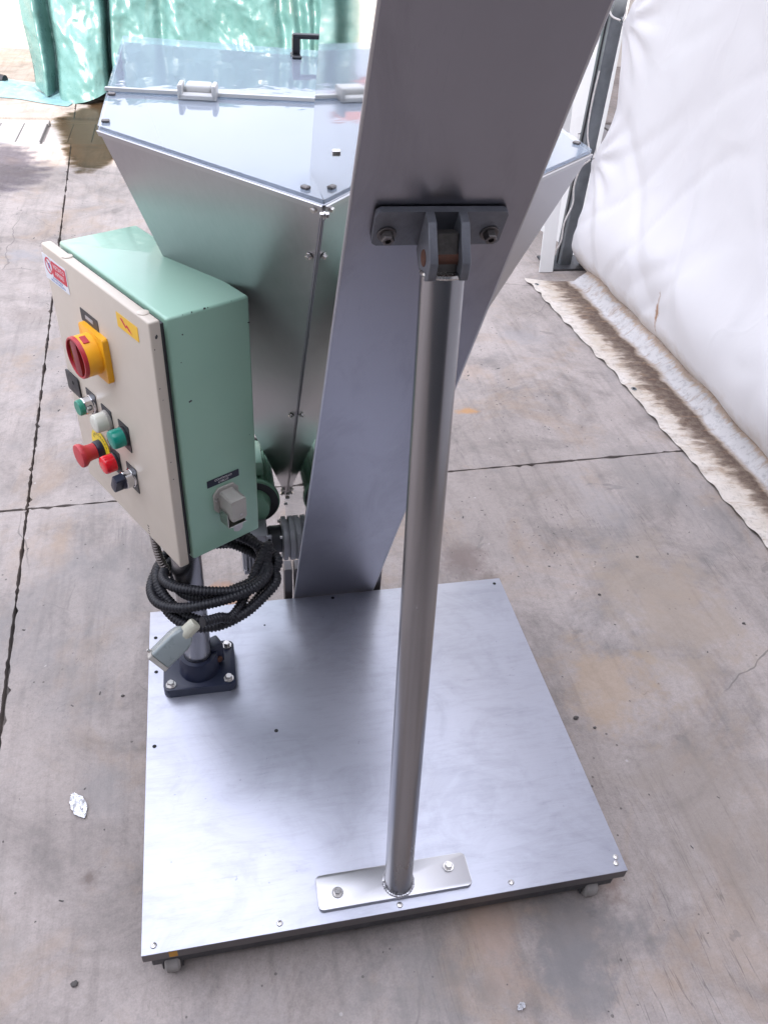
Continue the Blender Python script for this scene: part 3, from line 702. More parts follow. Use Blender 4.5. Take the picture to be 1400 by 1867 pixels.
# ================================================================== GREEN TARPAULIN
tarp = thing('green_tarpaulin', 'crumpled green tarpaulin draped over a tall stack at the back of the yard', 'tarpaulin', (.4, 7.6, 0))
def hem(x):
    pts = [(-1.05, .06), (-.92, .02), (-.72, .0), (-.60, .035), (-.45, .09), (-.35, .10), (0, .06), (.8, .05), (1.75, .02)]
    for (a, za), (b, zb) in zip(pts, pts[1:]):
        if x <= b: return za + (zb - za) * max(0, (x - a) / (b - a))
    return .02
def crumple(p):
    r = 0; a = 1.0
    q = Vector(p)
    for k in range(4):
        r += a * abs(noise.noise(q)); q = q * 2.05 + Vector((3.1, 1.7, .9)); a *= .52
    return r
def crumple2(p):
    q = Vector(p); return abs(noise.noise(q)) + .45 * abs(noise.noise(q * 2.1 + Vector((3, 1, 1))))
def tarp_fn(u, v):
    x = -1.06 + 2.82 * u
    z0 = hem(x); z = z0 + (2.85 - z0) * v
    fl = (1 - v)
    y = 7.42 - .42 * fl ** 2.2 + .14 * (x > 1.2) * (x - 1.2)
    for cx, wd, dp in ((-.865, .035, .26), (-.405, .022, .36), (.02, .05, .07), (1.02, .05, .10), (1.16, .045, .12), (1.29, .05, .12), (1.42, .05, .14)):
        cxx = cx + .05 * (v - .3) * (1 if cx < 0 else -.3)
        y += dp * math.exp(-((x - cxx) / wd) ** 2) * (1 - .25 * v)
    y -= .12 * math.exp(-((x + .64) / .20) ** 2) * fl
    y += .13 * (crumple2((x * 1.5 + z * .7, z * .9 - x * .3, .3)) - .5)
    y += .05 * (crumple((x * 3 + z * 1.6, z * 2.2 - x, 2.3)) - .5)
    t = noise.noise(Vector((x * 2 + z * 2.2, z * .7 - x * .6, 5))); y -= .022 * (1 - min(1, abs(t) * 9)) * (.5 + noise.noise(Vector((x * 1.2, z, 3))))
    if x < -.95: y += (-.95 - x) * 2.0
    xx = x + .03 * noise.noise(Vector((x * 3, z * 2, 9))) - (.06 * v if x < -.9 else 0)
    return (xx, y, z)
bm = NB(); grid(bm, 260, 190, tarp_fn); put('front_drape', bm, M_tarp, tarp, ang=180)
bm = NB()
def top_fn(u, v):
    x = -1.05 + 2.80 * u; a = tarp_fn(u, 1.0)
    y = a[1] + (8.5 - a[1]) * v; return (a[0], y, 2.85 + .05 * crumple((x * 2, y * 2, 1)) * v - .03 * v)
grid(bm, 120, 30, top_fn); put('top_drape', bm, M_tarp, tarp, ang=180)
for side in (0, 1):
    bm = NB()
    def side_fn(u, v):
        a = tarp_fn(float(side), v); s_ = 1 if side else -1
        return (a[0] + s_ * .03 * noise.noise(Vector((u * 5, v * 4, side))) , a[1] + (8.5 - a[1]) * u, a[2] * (1 - 0 * u))
    grid(bm, 40, 60, side_fn); put('side_drape', bm, M_tarp, tarp, ang=180)
bm = NB(); box(bm, (-.86, 7.62, .1), (1.6, 8.42, 2.78), .02); put('covered_stack', bm, M_castdark, tarp)
bm = NB(); box(bm, (-.80, 7.66, 0), (1.5, 8.36, .098), .01); put('pallet', bm, M_rust, tarp)

bs = thing('blue_plastic_sheet', 'pale blue plastic sheet lying crumpled on the ground left of the tarpaulin', 'plastic sheet', (-1.1, 7.2, 0))
def bsf(u, v):
    x = -2.2 + 1.42 * u; y = 7.05 + .62 * v + .12 * math.sin(x * 3) - .18 * u
    return (x + .05 * noise.noise(Vector((x * 4, y * 4, 1))), y + .05 * noise.noise(Vector((x * 3, y * 5, 4))), .006 + .085 * crumple((x * 2.6, y * 2.6, 4)) * math.sin(PI * u) ** .5 * math.sin(PI * v) ** .6)
bm = NB(); grid(bm, 90, 50, bsf); put('sheet', bm, M_bluesheet, bs, ang=180)
bm = NB(); grid(bm, 30, 24, lambda u, v: (-1.02 + .22 * u + .03 * v, 7.28 + .06 * math.sin(u * 3), .02 + .24 * v * (1 - .4 * u) + .02 * math.sin(u * 9))); put('blue_fold', bm, plain('strong_blue_sheet', (.03, .20, .50), .4, 0, .2, 10, .1), bs, ang=180)
bm = NB(); tube(bm, spline([(-2.3, 7.50, .05), (-1.7, 7.49, .06), (-1.42, 7.44, .06), (-1.32, 7.40, .05)], .03), .042, 14)
tag(put('black_pipe', bm, M_black), 'short black pipe end lying by the pale blue sheet at the left edge', 'pipe')

# ================================================================== MACHINE
mach = thing('hopper_elevator', 'stainless steel inclined elevator with wide tapered hopper standing on a flat base', 'elevator machine', (.5, .45, 0))
ZT = .12                                     # top of the base deck
# ---- base deck: top sheet with folded skirts
deck = NB()
box(deck, (0, 0, ZT - .003), (1, .899, ZT), .0012, 2)
dk = put('base_deck', deck, M_deck, mach)
bm = NB()
box(bm, (0.0005, .0015, ZT - .031), (.9995, .004, ZT - .0032)); box(bm, (0.0005, .895, ZT - .031), (.9995, .8975, ZT - .0032))
box(bm, (0.0015, .0042, ZT - .031), (.004, .8948, ZT - .0032)); box(bm, (.996, .0042, ZT - .031), (.9985, .8948, ZT - .0032))
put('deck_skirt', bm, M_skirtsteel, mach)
bm = NB()
box(bm, (.012, .0135, .038), (.988, .05, ZT - .0045), .002, 1)
for y in (.45, .84): box(bm, (.01, y - .02, ZT - .045), (.99, y + .02, ZT - .0045), .002, 1)
for x in (.03, .97): box(bm, (x - .02, .052, ZT - .0445), (x + .02, .429, ZT - .005)); box(bm, (x - .02, .471, ZT - .0445), (x + .02, .819, ZT - .005))
put('under_frame', bm, M_castdark, mach)
bm = NB(); box(bm, (.05, .0008, ZT - .027), (.066, .00145, ZT - .006)); put('orange_paint_mark', bm, M_orange, mach)
# dome-headed screws along the front edge
def screw_mesh():
    bm = NB(); lathe(bm, [(.0062, 0), (.0062, .0006), (.0050, .0022), (.0024, .0030), (.0016, .0022), (.0012, .0022)], 18)
    return finish_mesh('screw', bm, M_bolt)
SM = screw_mesh()
def mesh_obj(name, me, M, parent): return _link(bpy.data.objects.new(name, me), M, parent)
for x, y in ((.023, .016), (.263, .016), (.504, .011), (.743, .017), (.980, .019), (.985, .032)):
    mesh_obj('screw', SM, Matrix.Translation((x, y, ZT)), dk)
bm = NB(); lathe(bm, [(.0048, 0), (.0048, .0004)], 16); HM = finish_mesh('drilled_hole', bm, M_hole)
for x, y in ((.016, .803), (.018, .465), (.300, .465), (.978, .878), (.500, .885), (.019, .687), (.302, .808)):
    s_ = .55 if (x, y) in ((.302, .808),) else 1
    mesh_obj('drilled_hole', HM, Matrix.Translation((x, y, ZT)) @ Matrix.Scale(s_, 4), dk)
# castors
def castor(x, y):
    bm = NB(); box(bm, (x - .024, y - .014, ZT - .052), (x + .026, y + .026, ZT - .046), .002, 1)
    for s_ in (-1, 1): box(bm, (x + s_ * .019 - .0015, y - .016, .012), (x + s_ * .019 + .0015, y + .016, ZT - .052), .001, 1)
    f = put('castor', bm, M_castdark, mach)
    bm = NB(); lathe(bm, [(.024, 0), (.029, .004), (.029, .026), (.024, .030)], 26, frame_to((x - .015, y, .029), (x + .015, y, .029))); put('wheel', bm, M_wheel, f)
for x, y in ((.050, .030), (.94, .030), (.06, .84), (.94, .84)): castor(x, y)

# ---- strut foot plate, bolts and strut
bm = NB(); prism(bm, rrect(.342, .021, .660, .092, .010), .012, Matrix.Translation((0, 0, ZT + .0004)), .0012, 2)
fp = put('strut_foot_plate', bm, M_plate, mach)
def bolt_mesh(r, h, washer=True, hole=False):
    bm = NB()
    if washer: lathe(bm, [(r * 1.42, 0), (r * 1.42, r * .18), (r * 1.36, r * .26)], 24)
    lathe(bm, [(r, r * .26), (r, h * .85), (r * .86, h)] + ([(r * .5, h), (r * .48, h * .7)] if hole else []), 6)
    return finish_mesh('bolt', bm, M_bolt, True, 25)
BM = bolt_mesh(.0082, .0095)
for x, y in ((.383, .051), (.619, .066)):
    mesh_obj('bolt', BM, Matrix.Translation((x, y, ZT + .0126)) @ Matrix.Rotation(.4 + x, 4, 'Z'), fp)
S0 = Vector((.509, .053, ZT + .0124)); S1 = Vector((.509, .226, 1.362)); sd = (S1 - S0).normalized()
bm = NB(); cyl(bm, S0 - sd * .004, S1, .0283, 48)
st = put('support_strut', bm, M_tube, mach)
bm = NB(); lathe(bm, [(.0283, 0), (.0292, .002), (.0283, .005), (.024, .0062)], 48, frame_to(S1 - sd * .004, S1)); put('end_cap', bm, M_bolt, st)
# weld bead
bm = NB(); wp = []
for k in range(150):
    a = 2 * PI * k / 150; r = .0300 + .0016 * noise.noise(Vector((k * .9, 0, 0)))
    wp.append((S0.x + r * math.cos(a), S0.y + r * 1.03 * math.sin(a), ZT + .0135 + .0008 * noise.noise(Vector((k * .7, 3, 0)))))
tube(bm, wp, lambda i: .0030 + .0009 * math.sin(i * 1.7) + .0008 * noise.noise(Vector((i * 1.3, 5, 0))), 8, True); put('weld_bead', bm, M_plate, st)
# strut tongue
Yf = lambda z: .9 - .495 * (z - .12)
FN = Vector((0, -1, -.495)).normalized(); FU = Vector((0, -.495, 1)).normalized()
PIN = Vector((.516, Yf(1.388), 1.388)) + FN * .052
def facemat(x, z):
    M = Matrix((Vector((1, 0, 0)), FU, FN)).transposed().to_4x4(); M.translation = Vector((x, Yf(z), z)); return M
bm = NB(); Mt = frame_to(S1 - sd * .01, S1 + sd * .05, (1, 0, 0))
prism(bm, rrect(-.0142, -.012, .0142, .012, .002), .058, Mt, .0008, 1); put('tongue', bm, M_tongue, st)

# ---- face plate bracket
br = NB(); prism(br, rrect(-.083, -.028, .083, .028, .006), .009, facemat(.507, 1.411) @ Matrix.Translation((0, 0, .002)), .001, 1)
bk = put('clevis_bracket', br, M_bracket, mach)
for sx in (-.0205, .0205):
    Ml = facemat(.509 + sx, 1.411)
    # lug profile in (up, out) plane, extruded across
    prof = [(-.034, .012), (.030, .012), (.030, .030), (.004, .070), (-.018, .077), (-.036, .062), (-.040, .036)]
    bm = NB(); t = NB()
    a = [t.verts.new((-.0055, y, z)) for y, z in prof]; b = [t.verts.new((.0055, y, z)) for y, z in prof]; n = len(prof)
    t.faces.new(a); t.faces.new(b[::-1])
    for k in range(n): t.faces.new([a[k], b[k], b[(k + 1) % n], a[(k + 1) % n]])
    bmesh.ops.bevel(t, geom=t.edges[:], offset=.001, segments=1, affect='EDGES'); merge(bm, t, Ml)
    put('lug', bm, M_bracket, bk)
bm = NB(); c0 = facemat(.509, 1.411) @ Vector((-.0275, -.012, .046)); c1 = facemat(.509, 1.411) @ Vector((.0275, -.012, .046))
cyl(bm, c0, c1, .0105, 24, .001); put('clevis_pin', bm, M_rust, bk)
M_boltdull = plain('dull_bolt', (.16, .145, .14), .45, .8, .25, 40)
BM2 = bolt_mesh(.0085, .012, True, True); BM2.materials.clear(); BM2.materials.append(M_boltdull)
for sx in (-.066, .066):
    mesh_obj('bolt', BM2, facemat(.507 + sx, 1.404) @ Matrix.Translation((0, 0, .0115)), bk)

# ---- elevator body
X1, X2 = .394, .618; ZTOP = 2.75; ZB = .10
E = lambda x, z, off=0: Vector((x, Yf(z), z)) - FN * off
bm = NB(); panel(bm, [E(X1, ZB), E(X2, ZB), E(X2, ZTOP), E(X1, ZTOP)], .0025, .0008); put('front_sheet', bm, M_face, mach)
def back_y(z): return .596 + (z - 1.365) * -.4535
def seam_y(z): return .45 - .60 * (z - 1.367)
for X, s_ in ((X1, 1), (X2, -1)):
    lean = -.0115 if s_ > 0 else 0.0
    pts = [Vector((X, Yf(z), z)) - FN * .003 for z in (ZB, ZTOP)] + [Vector((X, back_y(ZTOP), ZTOP)), Vector((X, back_y(1.36), 1.36)), Vector((X, seam_y(.367) + .06, .367)), Vector((X, seam_y(.30) , .25)), Vector((X, 1.02, ZB))]
    pts = [Vector((p.x + lean * (p.y - Yf(p.z)), p.y, p.z)) for p in pts]
    # thickness inwards
    bm = NB(); t = NB(); a = [t.verts.new(p) for p in pts]; b = [t.verts.new(p + Vector((s_ * .002, 0, 0))) for p in pts]; n = len(pts)
    t.faces.new(a); t.faces.new(b[::-1])
    for k in range(n): t.faces.new([a[k], b[k], b[(k + 1) % n], a[(k + 1) % n]])
    merge(bm, t); put('side_sheet', bm, M_mirror, mach)
    # rounded hem where side meets the front sheet
    bm = NB(); cyl(bm, E(X + s_ * -.0005, ZB, .0015), E(X + s_ * -.0005, ZTOP, .0015), .0022, 10); put('edge_hem', bm, M_plate, mach)
bm = NB(); panel(bm, [Vector((X1 + .004, back_y(ZTOP), ZTOP)), Vector((X2 - .004, back_y(ZTOP), ZTOP)), Vector((X2 - .004, back_y(1.9), 1.9)), Vector((X1 + .004, back_y(1.9), 1.9))], .002); put('back_sheet', bm, M_inner, mach)
bm = NB(); box(bm, (X1 - .01, Yf(2.75) - .12, 2.753), (X2 + .01, back_y(2.75) + .02, 2.95), .01); put('discharge_head', bm, M_face, mach)
bm = NB(); panel(bm, [(X1 + .003, .92, .098), (X2 - .003, .92, .098), (X2 - .003, 1.02, .098), (X1 + .003, 1.02, .098)], .004); put('foot_sheet', bm, M_plate, mach)
# feet behind the deck
for X in (.379, .634):
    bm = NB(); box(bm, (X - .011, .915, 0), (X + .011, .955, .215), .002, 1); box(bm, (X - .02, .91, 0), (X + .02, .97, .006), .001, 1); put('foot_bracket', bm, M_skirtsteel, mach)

# ---- hopper
ZH = 1.367
Lf = Vector((.061, .825, ZH)); A = Vector((.3914, .45, ZH)); B_ = Vector((.620, .45, ZH)); Rf = Vector((.912, .714, ZH)); Rb = Vector((.905, 1.40, ZH)); Lb = Vector((.068, 1.592, ZH))
b1_ = Vector((.3902, 1.05, .367)); b2_ = Vector((.620, 1.05, .367)); b3_ = Vector((.620, 1.16, .367)); b4_ = Vector((.392, 1.16, .367))
hop = NB()
panel(hop, [A, Lf, b1_], .002); hp = put('hopper_front_panel', hop, M_hopper, mach)
hop = NB(); panel(hop, [Rf, B_, b2_], .002); put('hopper_front_panel', hop, M_hopper, mach)
for q in ([Lf, Lb, b4_, b1_], [Rb, Rf, b2_, b3_], [Lb, Rb, b3_, b4_]):
    bm = NB(); panel(bm, q, .002); put('hopper_panel', bm, M_hopper, mach)
# rim flange, seam flange
def strip(bm, a, b, wd, th, nrm):
    a = Vector(a); b = Vector(b); d = (b - a).normalized(); n = Vector(nrm).normalized(); s_ = d.cross(n).normalized()
    t = NB(); vs_ = []
    for p in (a, b):
        for i, j in ((0, 0), (1, 0), (1, 1), (0, 1)): vs_.append(t.verts.new(p + s_ * wd * (i - .5) + n * th * j))
    for k in range(4): t.faces.new([vs_[k], vs_[(k + 1) % 4], vs_[4 + (k + 1) % 4], vs_[4 + k]])
    t.faces.new(vs_[:4][::-1]); t.faces.new(vs_[4:]); return merge(bm, t)
nl = (Lf - A).cross(b1_ - A).normalized(); nl = nl if nl.y < 0 else -nl
nr = (Rf - B_).cross(b2_ - B_).normalized(); nr = nr if nr.y < 0 else -nr
for a_, b_, n_ in ((A, Lf, nl), (B_, Rf, nr)):
    bm = NB(); strip(bm, a_ + Vector((0, 0, -.004)), b_ + Vector((0, 0, -.004)), .009, .003, n_); put('hopper_rim', bm, M_plate, mach)
sdv = (b1_ - A).normalized(); inw = nl.cross(sdv).normalized(); inw = inw if inw.x < 0 else -inw
bm = NB(); strip(bm, A + inw * .0115 + sdv * .012, b1_ + inw * .0105, .018, .0015, nl); put('seam_flange', bm, M_hopper, mach)
# small hex fasteners along the seam
BM3 = bolt_mesh(.0045, .0065)
def seam_bolt(p, nrm): mesh_obj('seam_bolt', BM3, frame_to(p, p + nrm), hp)
for k in (.012, .105, .58, .965, .99):
    seam_bolt(A.lerp(b1_, k) + inw * .012 + nl * .0028, nl)
for k, dy in ((.012, .012), (.99, .012), (.965, .012), (1.05, .0)):
    p = A.lerp(b1_, k); mesh_obj('seam_bolt', BM3, frame_to(Vector((X1 - .002, p.y - dy, p.z)), Vector((X1 - 1, p.y - dy, p.z))), hp)
sb = Vector((X1, .356, 1.465)); mesh_obj('side_bolt', BM3, frame_to(sb, sb - Vector((1, 0, 0))), mach)
# clear cover in two sheets
bm = NB(); panel(bm, [Lf + Vector((.0, 0, .007)), A + Vector((0, .003, .007)), Vector((.392, .60, ZH + .007)), Vector((.620, .60, ZH + .007)), B_ + Vector((0, .003, .007)), Rf + Vector((0, 0, .007)), Vector((.905, .948, ZH + .007)), Vector((.062, 1.059, ZH + .007))], .006)
fc = put('clear_cover', bm, M_clear, mach)
bm = NB(); panel(bm, [Vector((.062, 1.066, ZH + .010)), Vector((.905, .955, ZH + .010)), Vector((.905, 1.40, ZH + .014)), Vector((.070, 1.592, ZH + .014))], .008)
ld = put('clear_lid', bm, M_clear, mach)
bm = NB(); strip(bm, (.060, 1.062, ZH + .0095), (.907, .952, ZH + .0095), .010, .006, (0, 0, 1)); put('cover_edge_strip', bm, M_clip, mach)
for hx in (.232, .740):
    hy = 1.064 - .131 * (hx - .06); Mh = Matrix.Translation((hx, hy - .02, ZH + .0075)) @ Matrix.Rotation(-.135, 4, 'Z')
    bm = NB(); box(bm, (-.036, -.018, 0), (.036, .004, .010), .002, 1, Mh)
    for s_ in (-1, 1): box(bm, (s_ * .0315 - .0045, -.018, 0), (s_ * .0315 + .0045, .026, .026), .003, 2, Mh)
    hb = put('lid_hinge', bm, M_clip, mach)
    bm = NB(); box(bm, (-.025, .004, .004), (.025, .045, .022), .006, 3, Mh); put('hinge_knuckle', bm, M_clip, hb)
# lid handle
hx0, hx1, hy0 = .464, .60, 1.41
bm = NB(); zz = ZH + .014
for X in (hx0, hx1): box(bm, (X - .012, hy0 - .034, zz), (X + .010, hy0 + .018, zz + .006), .002, 1); box(bm, (X - .009, hy0 - .010, zz), (X + .009, hy0 + .010, zz + .040), .004, 2)
box(bm, (hx0 - .009, hy0 - .010, zz + .036), (hx1 + .009, hy0 + .010, zz + .047), .005, 2)
put('lid_handle', bm, M_black, mach)
for p in (Vector((.073, .845, ZH + .007)), Vector((.073, 1.035, ZH + .007)), Vector((.372, .50, ZH + .007)), Vector((.895, .745, ZH + .007))):
    bm = NB(); box(bm, (-.007, -.005, 0), (.007, .005, .005), .0015, 1, Matrix.Translation(p) @ Matrix.Rotation(-.8 if p.x > .3 else 0, 4, 'Z')); put('cover_clip', bm, M_boltdull, mach)

# ---- gear motor on the left of the elevator foot
gx, gy, gz = .30, .885, .36
bm = NB(); lathe(bm, [(.056, 0), (.058, .003), (.058, .014), (.050, .016), (.050, .020), (.058, .021), (.058, .031), (.050, .034)], 40, frame_to((.393, gy, gz), (.359, gy, gz))); gf = put('gearbox_flange', bm, M_cast, mach)
for k in range(4):
    a = PI / 4 + k * PI / 2; p = Vector((.359, gy + .046 * math.cos(a), gz + .046 * math.sin(a))); mesh_obj('bolt', BM3, frame_to(p, p - Vector((1, 0, 0))), gf)
bm = NB(); cyl(bm, (.360, gy, gz), (.325, gy, gz), .036, 30, .003); put('gearbox_neck', bm, M_castdark, mach)
bm = NB(); box(bm, (.255, gy - .055, gz - .06), (.322, gy + .055, gz + .062), .006, 2); gb = put('gearbox', bm, M_cast, mach)
bm = NB()
for k in range(7): box(bm, (.262 + k * .0085, gy - .066, gz - .045), (.2655 + k * .0085, gy - .054, gz + .035), .0008, 1)
box(bm, (.258, gy - .064, gz - .058), (.326, gy - .0545, gz - .046), .001, 1); box(bm, (.318, gy - .062, gz - .05), (.330, gy - .0545, gz + .064), .001, 1)
put('cooling_fin', bm, M_cast, gb)
for z in (-.045, .052):
    bm = NB(); lathe(bm, [(.0045, 0), (.0045, .0012)], 14, frame_to((.324, gy - .0622, gz + z), (.324, gy - .08, gz + z))); put('bolt_hole', bm, M_hole, gb)
MXm, MZm = .292, .452
FMm = frame_to((MXm, .925, MZm), (MXm, 1.5, MZm), (0, 0, 1))           # z runs away from the viewer along the motor
bm = NB(); lathe(bm, [(.040, -.03), (.046, -.001), (.066, 0), (.0695, .003), (.0695, .013), (.066, .016), (.052, .017)], 44, FMm); mf = put('motor_flange', bm, M_motor, mach)
bm = NB(); lathe(bm, [(.0655, -.0012), (.0655, -.0002)], 44, FMm); put('flange_face', bm, M_castdark, mf)
bm = NB(); lathe(bm, [(.048, .015), (.054, .022), (.055, .165), (.051, .178), (.055, .181), (.055, .215), (.044, .232)], 40, FMm); mo = put('motor_body', bm, M_motor, mach)
bm = NB()
for k in range(26):
    a = 2 * PI * k / 26
    box(bm, (.0535, -.0016, .026), (.0615, .0016, .165), 0, 1, FMm @ Matrix.Rotation(a, 4, 'Z'))
put('motor_fin', bm, M_motor, mo)
bm = NB(); box(bm, (MXm - .045, .965, MZm + .055), (MXm + .032, 1.065, MZm + .098), .004, 2); put('terminal_box', bm, M_green, mo)
bm = NB(); lathe(bm, [(.0560, .214), (.0565, .218), (.050, .236)], 36, FMm); put('fan_cowl', bm, M_black, mo)

# ================================================================== CONTROL CABINET
P0 = Vector((.1197, .5846, 1.1274)); YAW = -1.0446
# local frame: x = along the door to the right, y = back into the cabinet, z up; origin at the door front top right corner
CM = Matrix.Translation(P0) @ Matrix.Rotation(YAW, 4, 'Z')
W_, H_, T_ = .422, .5637, .022
cab = thing('control_cabinet', 'pale green control cabinet with cream door and switches on a steel post', 'control cabinet', (.128, .664, ZT))
bm = NB(); box(bm, (-W_ + .003, .034, -H_ + .003), (-.003, .2035, -.003), .006, 3); body = put('cabinet_body', bm, M_green, cab, CM)
bm = NB(); box(bm, (-W_ + .014, .020, -H_ + .014), (-.014, .0345, -.014)); put('door_seal', bm, M_castdark, cab, CM)
bm = NB(); box(bm, (-W_, 0, -H_), (0, T_, 0), .004, 3); door = put('door', bm, M_cream, cab, CM)
DM = lambda a, b, out=0.0: CM @ Matrix.Translation((a, -out, -b)) @ Matrix.Rotation(PI / 2, 4, 'X')        # x right, y up, z out of the door
for a in (-.330, -.040):
    bm = NB(); lathe(bm, [(.0105, 0), (.0105, .0012), (.009, .002)], 20, Matrix.Translation((a, .012, 0))); put('hinge_cap', bm, M_cream, cab, CM)
# paint chips on door and body edges
random.seed(11)
def chip(M, r, name='paint_chip', mat=None):
    bm = NB(); n = 9; vs_ = [bm.verts.new((r * (1 + .5 * random.uniform(-1, 1)) * math.cos(2 * PI * k / n), r * (1 + .5 * random.uniform(-1, 1)) * math.sin(2 * PI * k / n), .00035)) for k in range(n)]
    f = bm.faces.new(vs_); put(name, bm, mat or M_castdark, body, M, smooth=False)
SMt = lambda n_, b, out=0.0: CM @ Matrix.Translation((-.003 + out, .034 + n_, -b)) @ Matrix.Rotation(PI / 2, 4, 'Z') @ Matrix.Rotation(PI / 2, 4, 'X')   # on the right side: x back, y up, z out
for n_, b, r in ((.028, .040, .0016), (.020, .092, .0013), (.030, .176, .0026), (.165, .055, .0022), (.155, .30, .001)): chip(SMt(n_, b), r)
for n_, r_ in ((.032, .0010), (.050, .0013), (.076, .0024), (.082, .0012), (.131, .0008), (.19, .0011)): chip(SMt(n_, .0035), r_)
chip(CM @ Matrix.Translation((.0, .011, -.028)) @ Matrix.Rotation(PI / 2, 4, 'Z') @ Matrix.Rotation(PI / 2, 4, 'X'), .0032)
for k in range(5): chip(CM @ Matrix.Translation((.0, .004 + .008 * random.random(), -.05 - .42 * random.random() ** 2)) @ Matrix.Rotation(PI / 2, 4, 'Z') @ Matrix.Rotation(PI / 2, 4, 'X'), .0012)

def dprism(poly, a, b, out, h, bev=0.0):
    bm = NB(); prism(bm, poly, h, DM(a, b, out), bev, 2); return bm
def dl(prof, a, b, out=0.0, n=32):
    bm = NB(); lathe(bm, prof, n, DM(a, b, out)); return bm
# prohibition sticker
stk = put('prohibition_sticker', dprism(rrect(-.052, -.026, .052, .026, .002), -.372, .046, .0002, .0005), M_white, cab)
bm = NB(); t = NB(); n = 36
ro = [[t.verts.new((r * math.cos(2 * PI * k / n), r * math.sin(2 * PI * k / n), 0)) for k in range(n)] for r in (.0135, .0172)]
for k in range(n): t.faces.new([ro[0][k], ro[0][(k + 1) % n], ro[1][(k + 1) % n], ro[1][k]])
merge(bm, t, DM(-.400, .040, .0009)); put('ring_print', bm, M_printred, stk, smooth=False)
bm = NB(); prism(bm, [(-.002, -.014), (.002, -.014), (.002, .014), (-.002, .014)], .0002, DM(-.400, .040, .0010) @ Matrix.Rotation(.75, 4, 'Z')); put('slash_print', bm, M_printred, stk)
bm = NB(); prism(bm, [(-.005, -.006), (.004, -.007), (.006, .0), (.003, .006), (-.002, .004)], .0002, DM(-.399, .039, .0008)); put('hand_print', bm, M_printblue, stk)
bm = NB(); prism(bm, rrect(-.031, -.0165, .031, .0165, .0015), .0002, DM(-.354, .0405, .0008)); put('red_panel', bm, M_printred, stk)
text('letters', 'VIETATO', .0125, M_printwhite, stk, DM(-.354, .0335, .0011), .0001)
text('letters', 'APRIRE', .0125, M_printwhite, stk, DM(-.354, .0465, .0011), .0001)
text('letters', 'AL PERSONALE', .0066, M_printblue, stk, DM(-.368, .0610, .0008), .0001)
text('letters', 'NON AUTORIZZATO', .0066, M_printblue, stk, DM(-.368, .0675, .0008), .0001)
# lightning sticker
lt = put('lightning_sticker', dprism(rrect(-.039, -.0145, .039, .0145, .0015), -.082, .0400, .0002, .0005), M_lightningy, cab)
bm = NB(); prism(bm, [(-.024, .007), (-.016, .0085), (-.004, -.002), (.001, .003), (.018, -.0095), (.006, -.0075), (.0, -.0025), (-.005, -.0065)][::-1], .0002, DM(-.084, .040, .0008)); put('lightning_print', bm, M_printred, lt)
# main switch
ms = put('main_switch', dprism(rrect(-.050, -.047, .050, .047, .006), -.226, .152, .0002, .012, .0015), M_yellow, cab)
bm = dl([(.041, 0), (.041, .031), (.0385, .033), (.0380, .014)], -.226, .152, .0125, 44); put('switch_barrel', bm, M_yellow, ms)
bm = NB(); t = NB()
lathe(bm, [(.0415, .028), (.0415, .0345), (.040, .036), (.037, .036), (.036, .030)], 44, DM(-.226, .152, .0125), cap=False); put('switch_rim', bm, M_red, ms)
bm = dl([(.037, 0), (.037, .0008)], -.226, .152, .0268, 36); put('switch_disc', bm, M_darkred, ms)
bm = NB(); prism(bm, rrect(-.013, -.0352, .013, .0352, .006), .0200, DM(-.226, .152, .0278) @ Matrix.Rotation(.12, 4, 'Z'), .002, 2); put('switch_handle', bm, M_darkred, ms)
bm = NB(); box(bm, (-.010, -.0015, -.006), (.010, .0006, .006), .0005, 1, DM(-.226, .152, .030) @ Matrix.Translation((.012, .0395, .0)) @ Matrix.Rotation(-.30, 4, 'Z')); put('padlock_slot', bm, M_red, ms)
lp = put('legend_plate', dprism(rrect(-.036, -.013, .036, .013, .002), -.246, .094, .0002, .0010), M_castdark, cab)
bm = NB(); prism(bm, rrect(-.016, -.004, .016, .004, .001), .0003, DM(-.246, .093, .0012)); put('legend_print', bm, M_printgrey, lp)
bp = put('blanking_plate', dprism(rrect(-.030, -.024, .030, .024, .003), -.394, .304, .0002, .0035, .0008), M_black, cab)
bm = dl([(.0045, 0), (.0045, .0005)], -.392, .300, .0038, 18); put('blanking_mark', bm, M_hole, bp)
# buttons and lamps: legend plate behind each
def legend(a, b, parent):
    o = put('legend_plate', dprism(rrect(-.0215, -.032, .0215, .030, .002), a, b, .0002, .0014), M_castdark, parent)
    return o
def grow(prof, k, kz=1.15): return [(r * k, z * kz) for r, z in prof]
pb = put('push_button', dl(grow([(.0165, 0), (.0165, .003), (.0148, .004), (.0148, .017), (.0138, .0185)], 1.28), -.311, .313, .0016), M_chrome, cab)
legend(-.311, .313, pb); put('green_cap', dl(grow([(.0132, 0), (.0132, .008), (.0118, .010)], 1.30), -.311, .313, .0230), M_greencap, pb)
def lamp(a, b, mat, name):
    o = put('indicator_lamp', dl(grow([(.0168, 0), (.0168, .0045), (.0155, .006)], 1.3, 1), a, b, .0016), M_black if mat is not M_whitelens else M_grey, cab)
    legend(a, b, o)
    put('lens', dl(grow([(.0152, 0), (.0152, .017), (.0143, .0202), (.0122, .0218), (.006, .0222)], 1.33, 1.2), a, b, .0070, 28), mat, o)
    o['label'] = name; return o
lamp(-.243, .318, M_whitelens, 'white indicator lamp'); lamp(-.170, .318, M_greenlens, 'green indicator lamp'); lamp(-.238, .421, M_redlens, 'red indicator lamp')
es = put('emergency_stop', dl(grow([(.0165, 0), (.0165, .010), (.0155, .0125), (.0140, .0135)], 1.25), -.304, .424, .0022), M_navy, cab)
yl = put('yellow_ring', dl([(.044, 0), (.044, .0014)], -.304, .424, .0016, 48), M_yellow2, es)
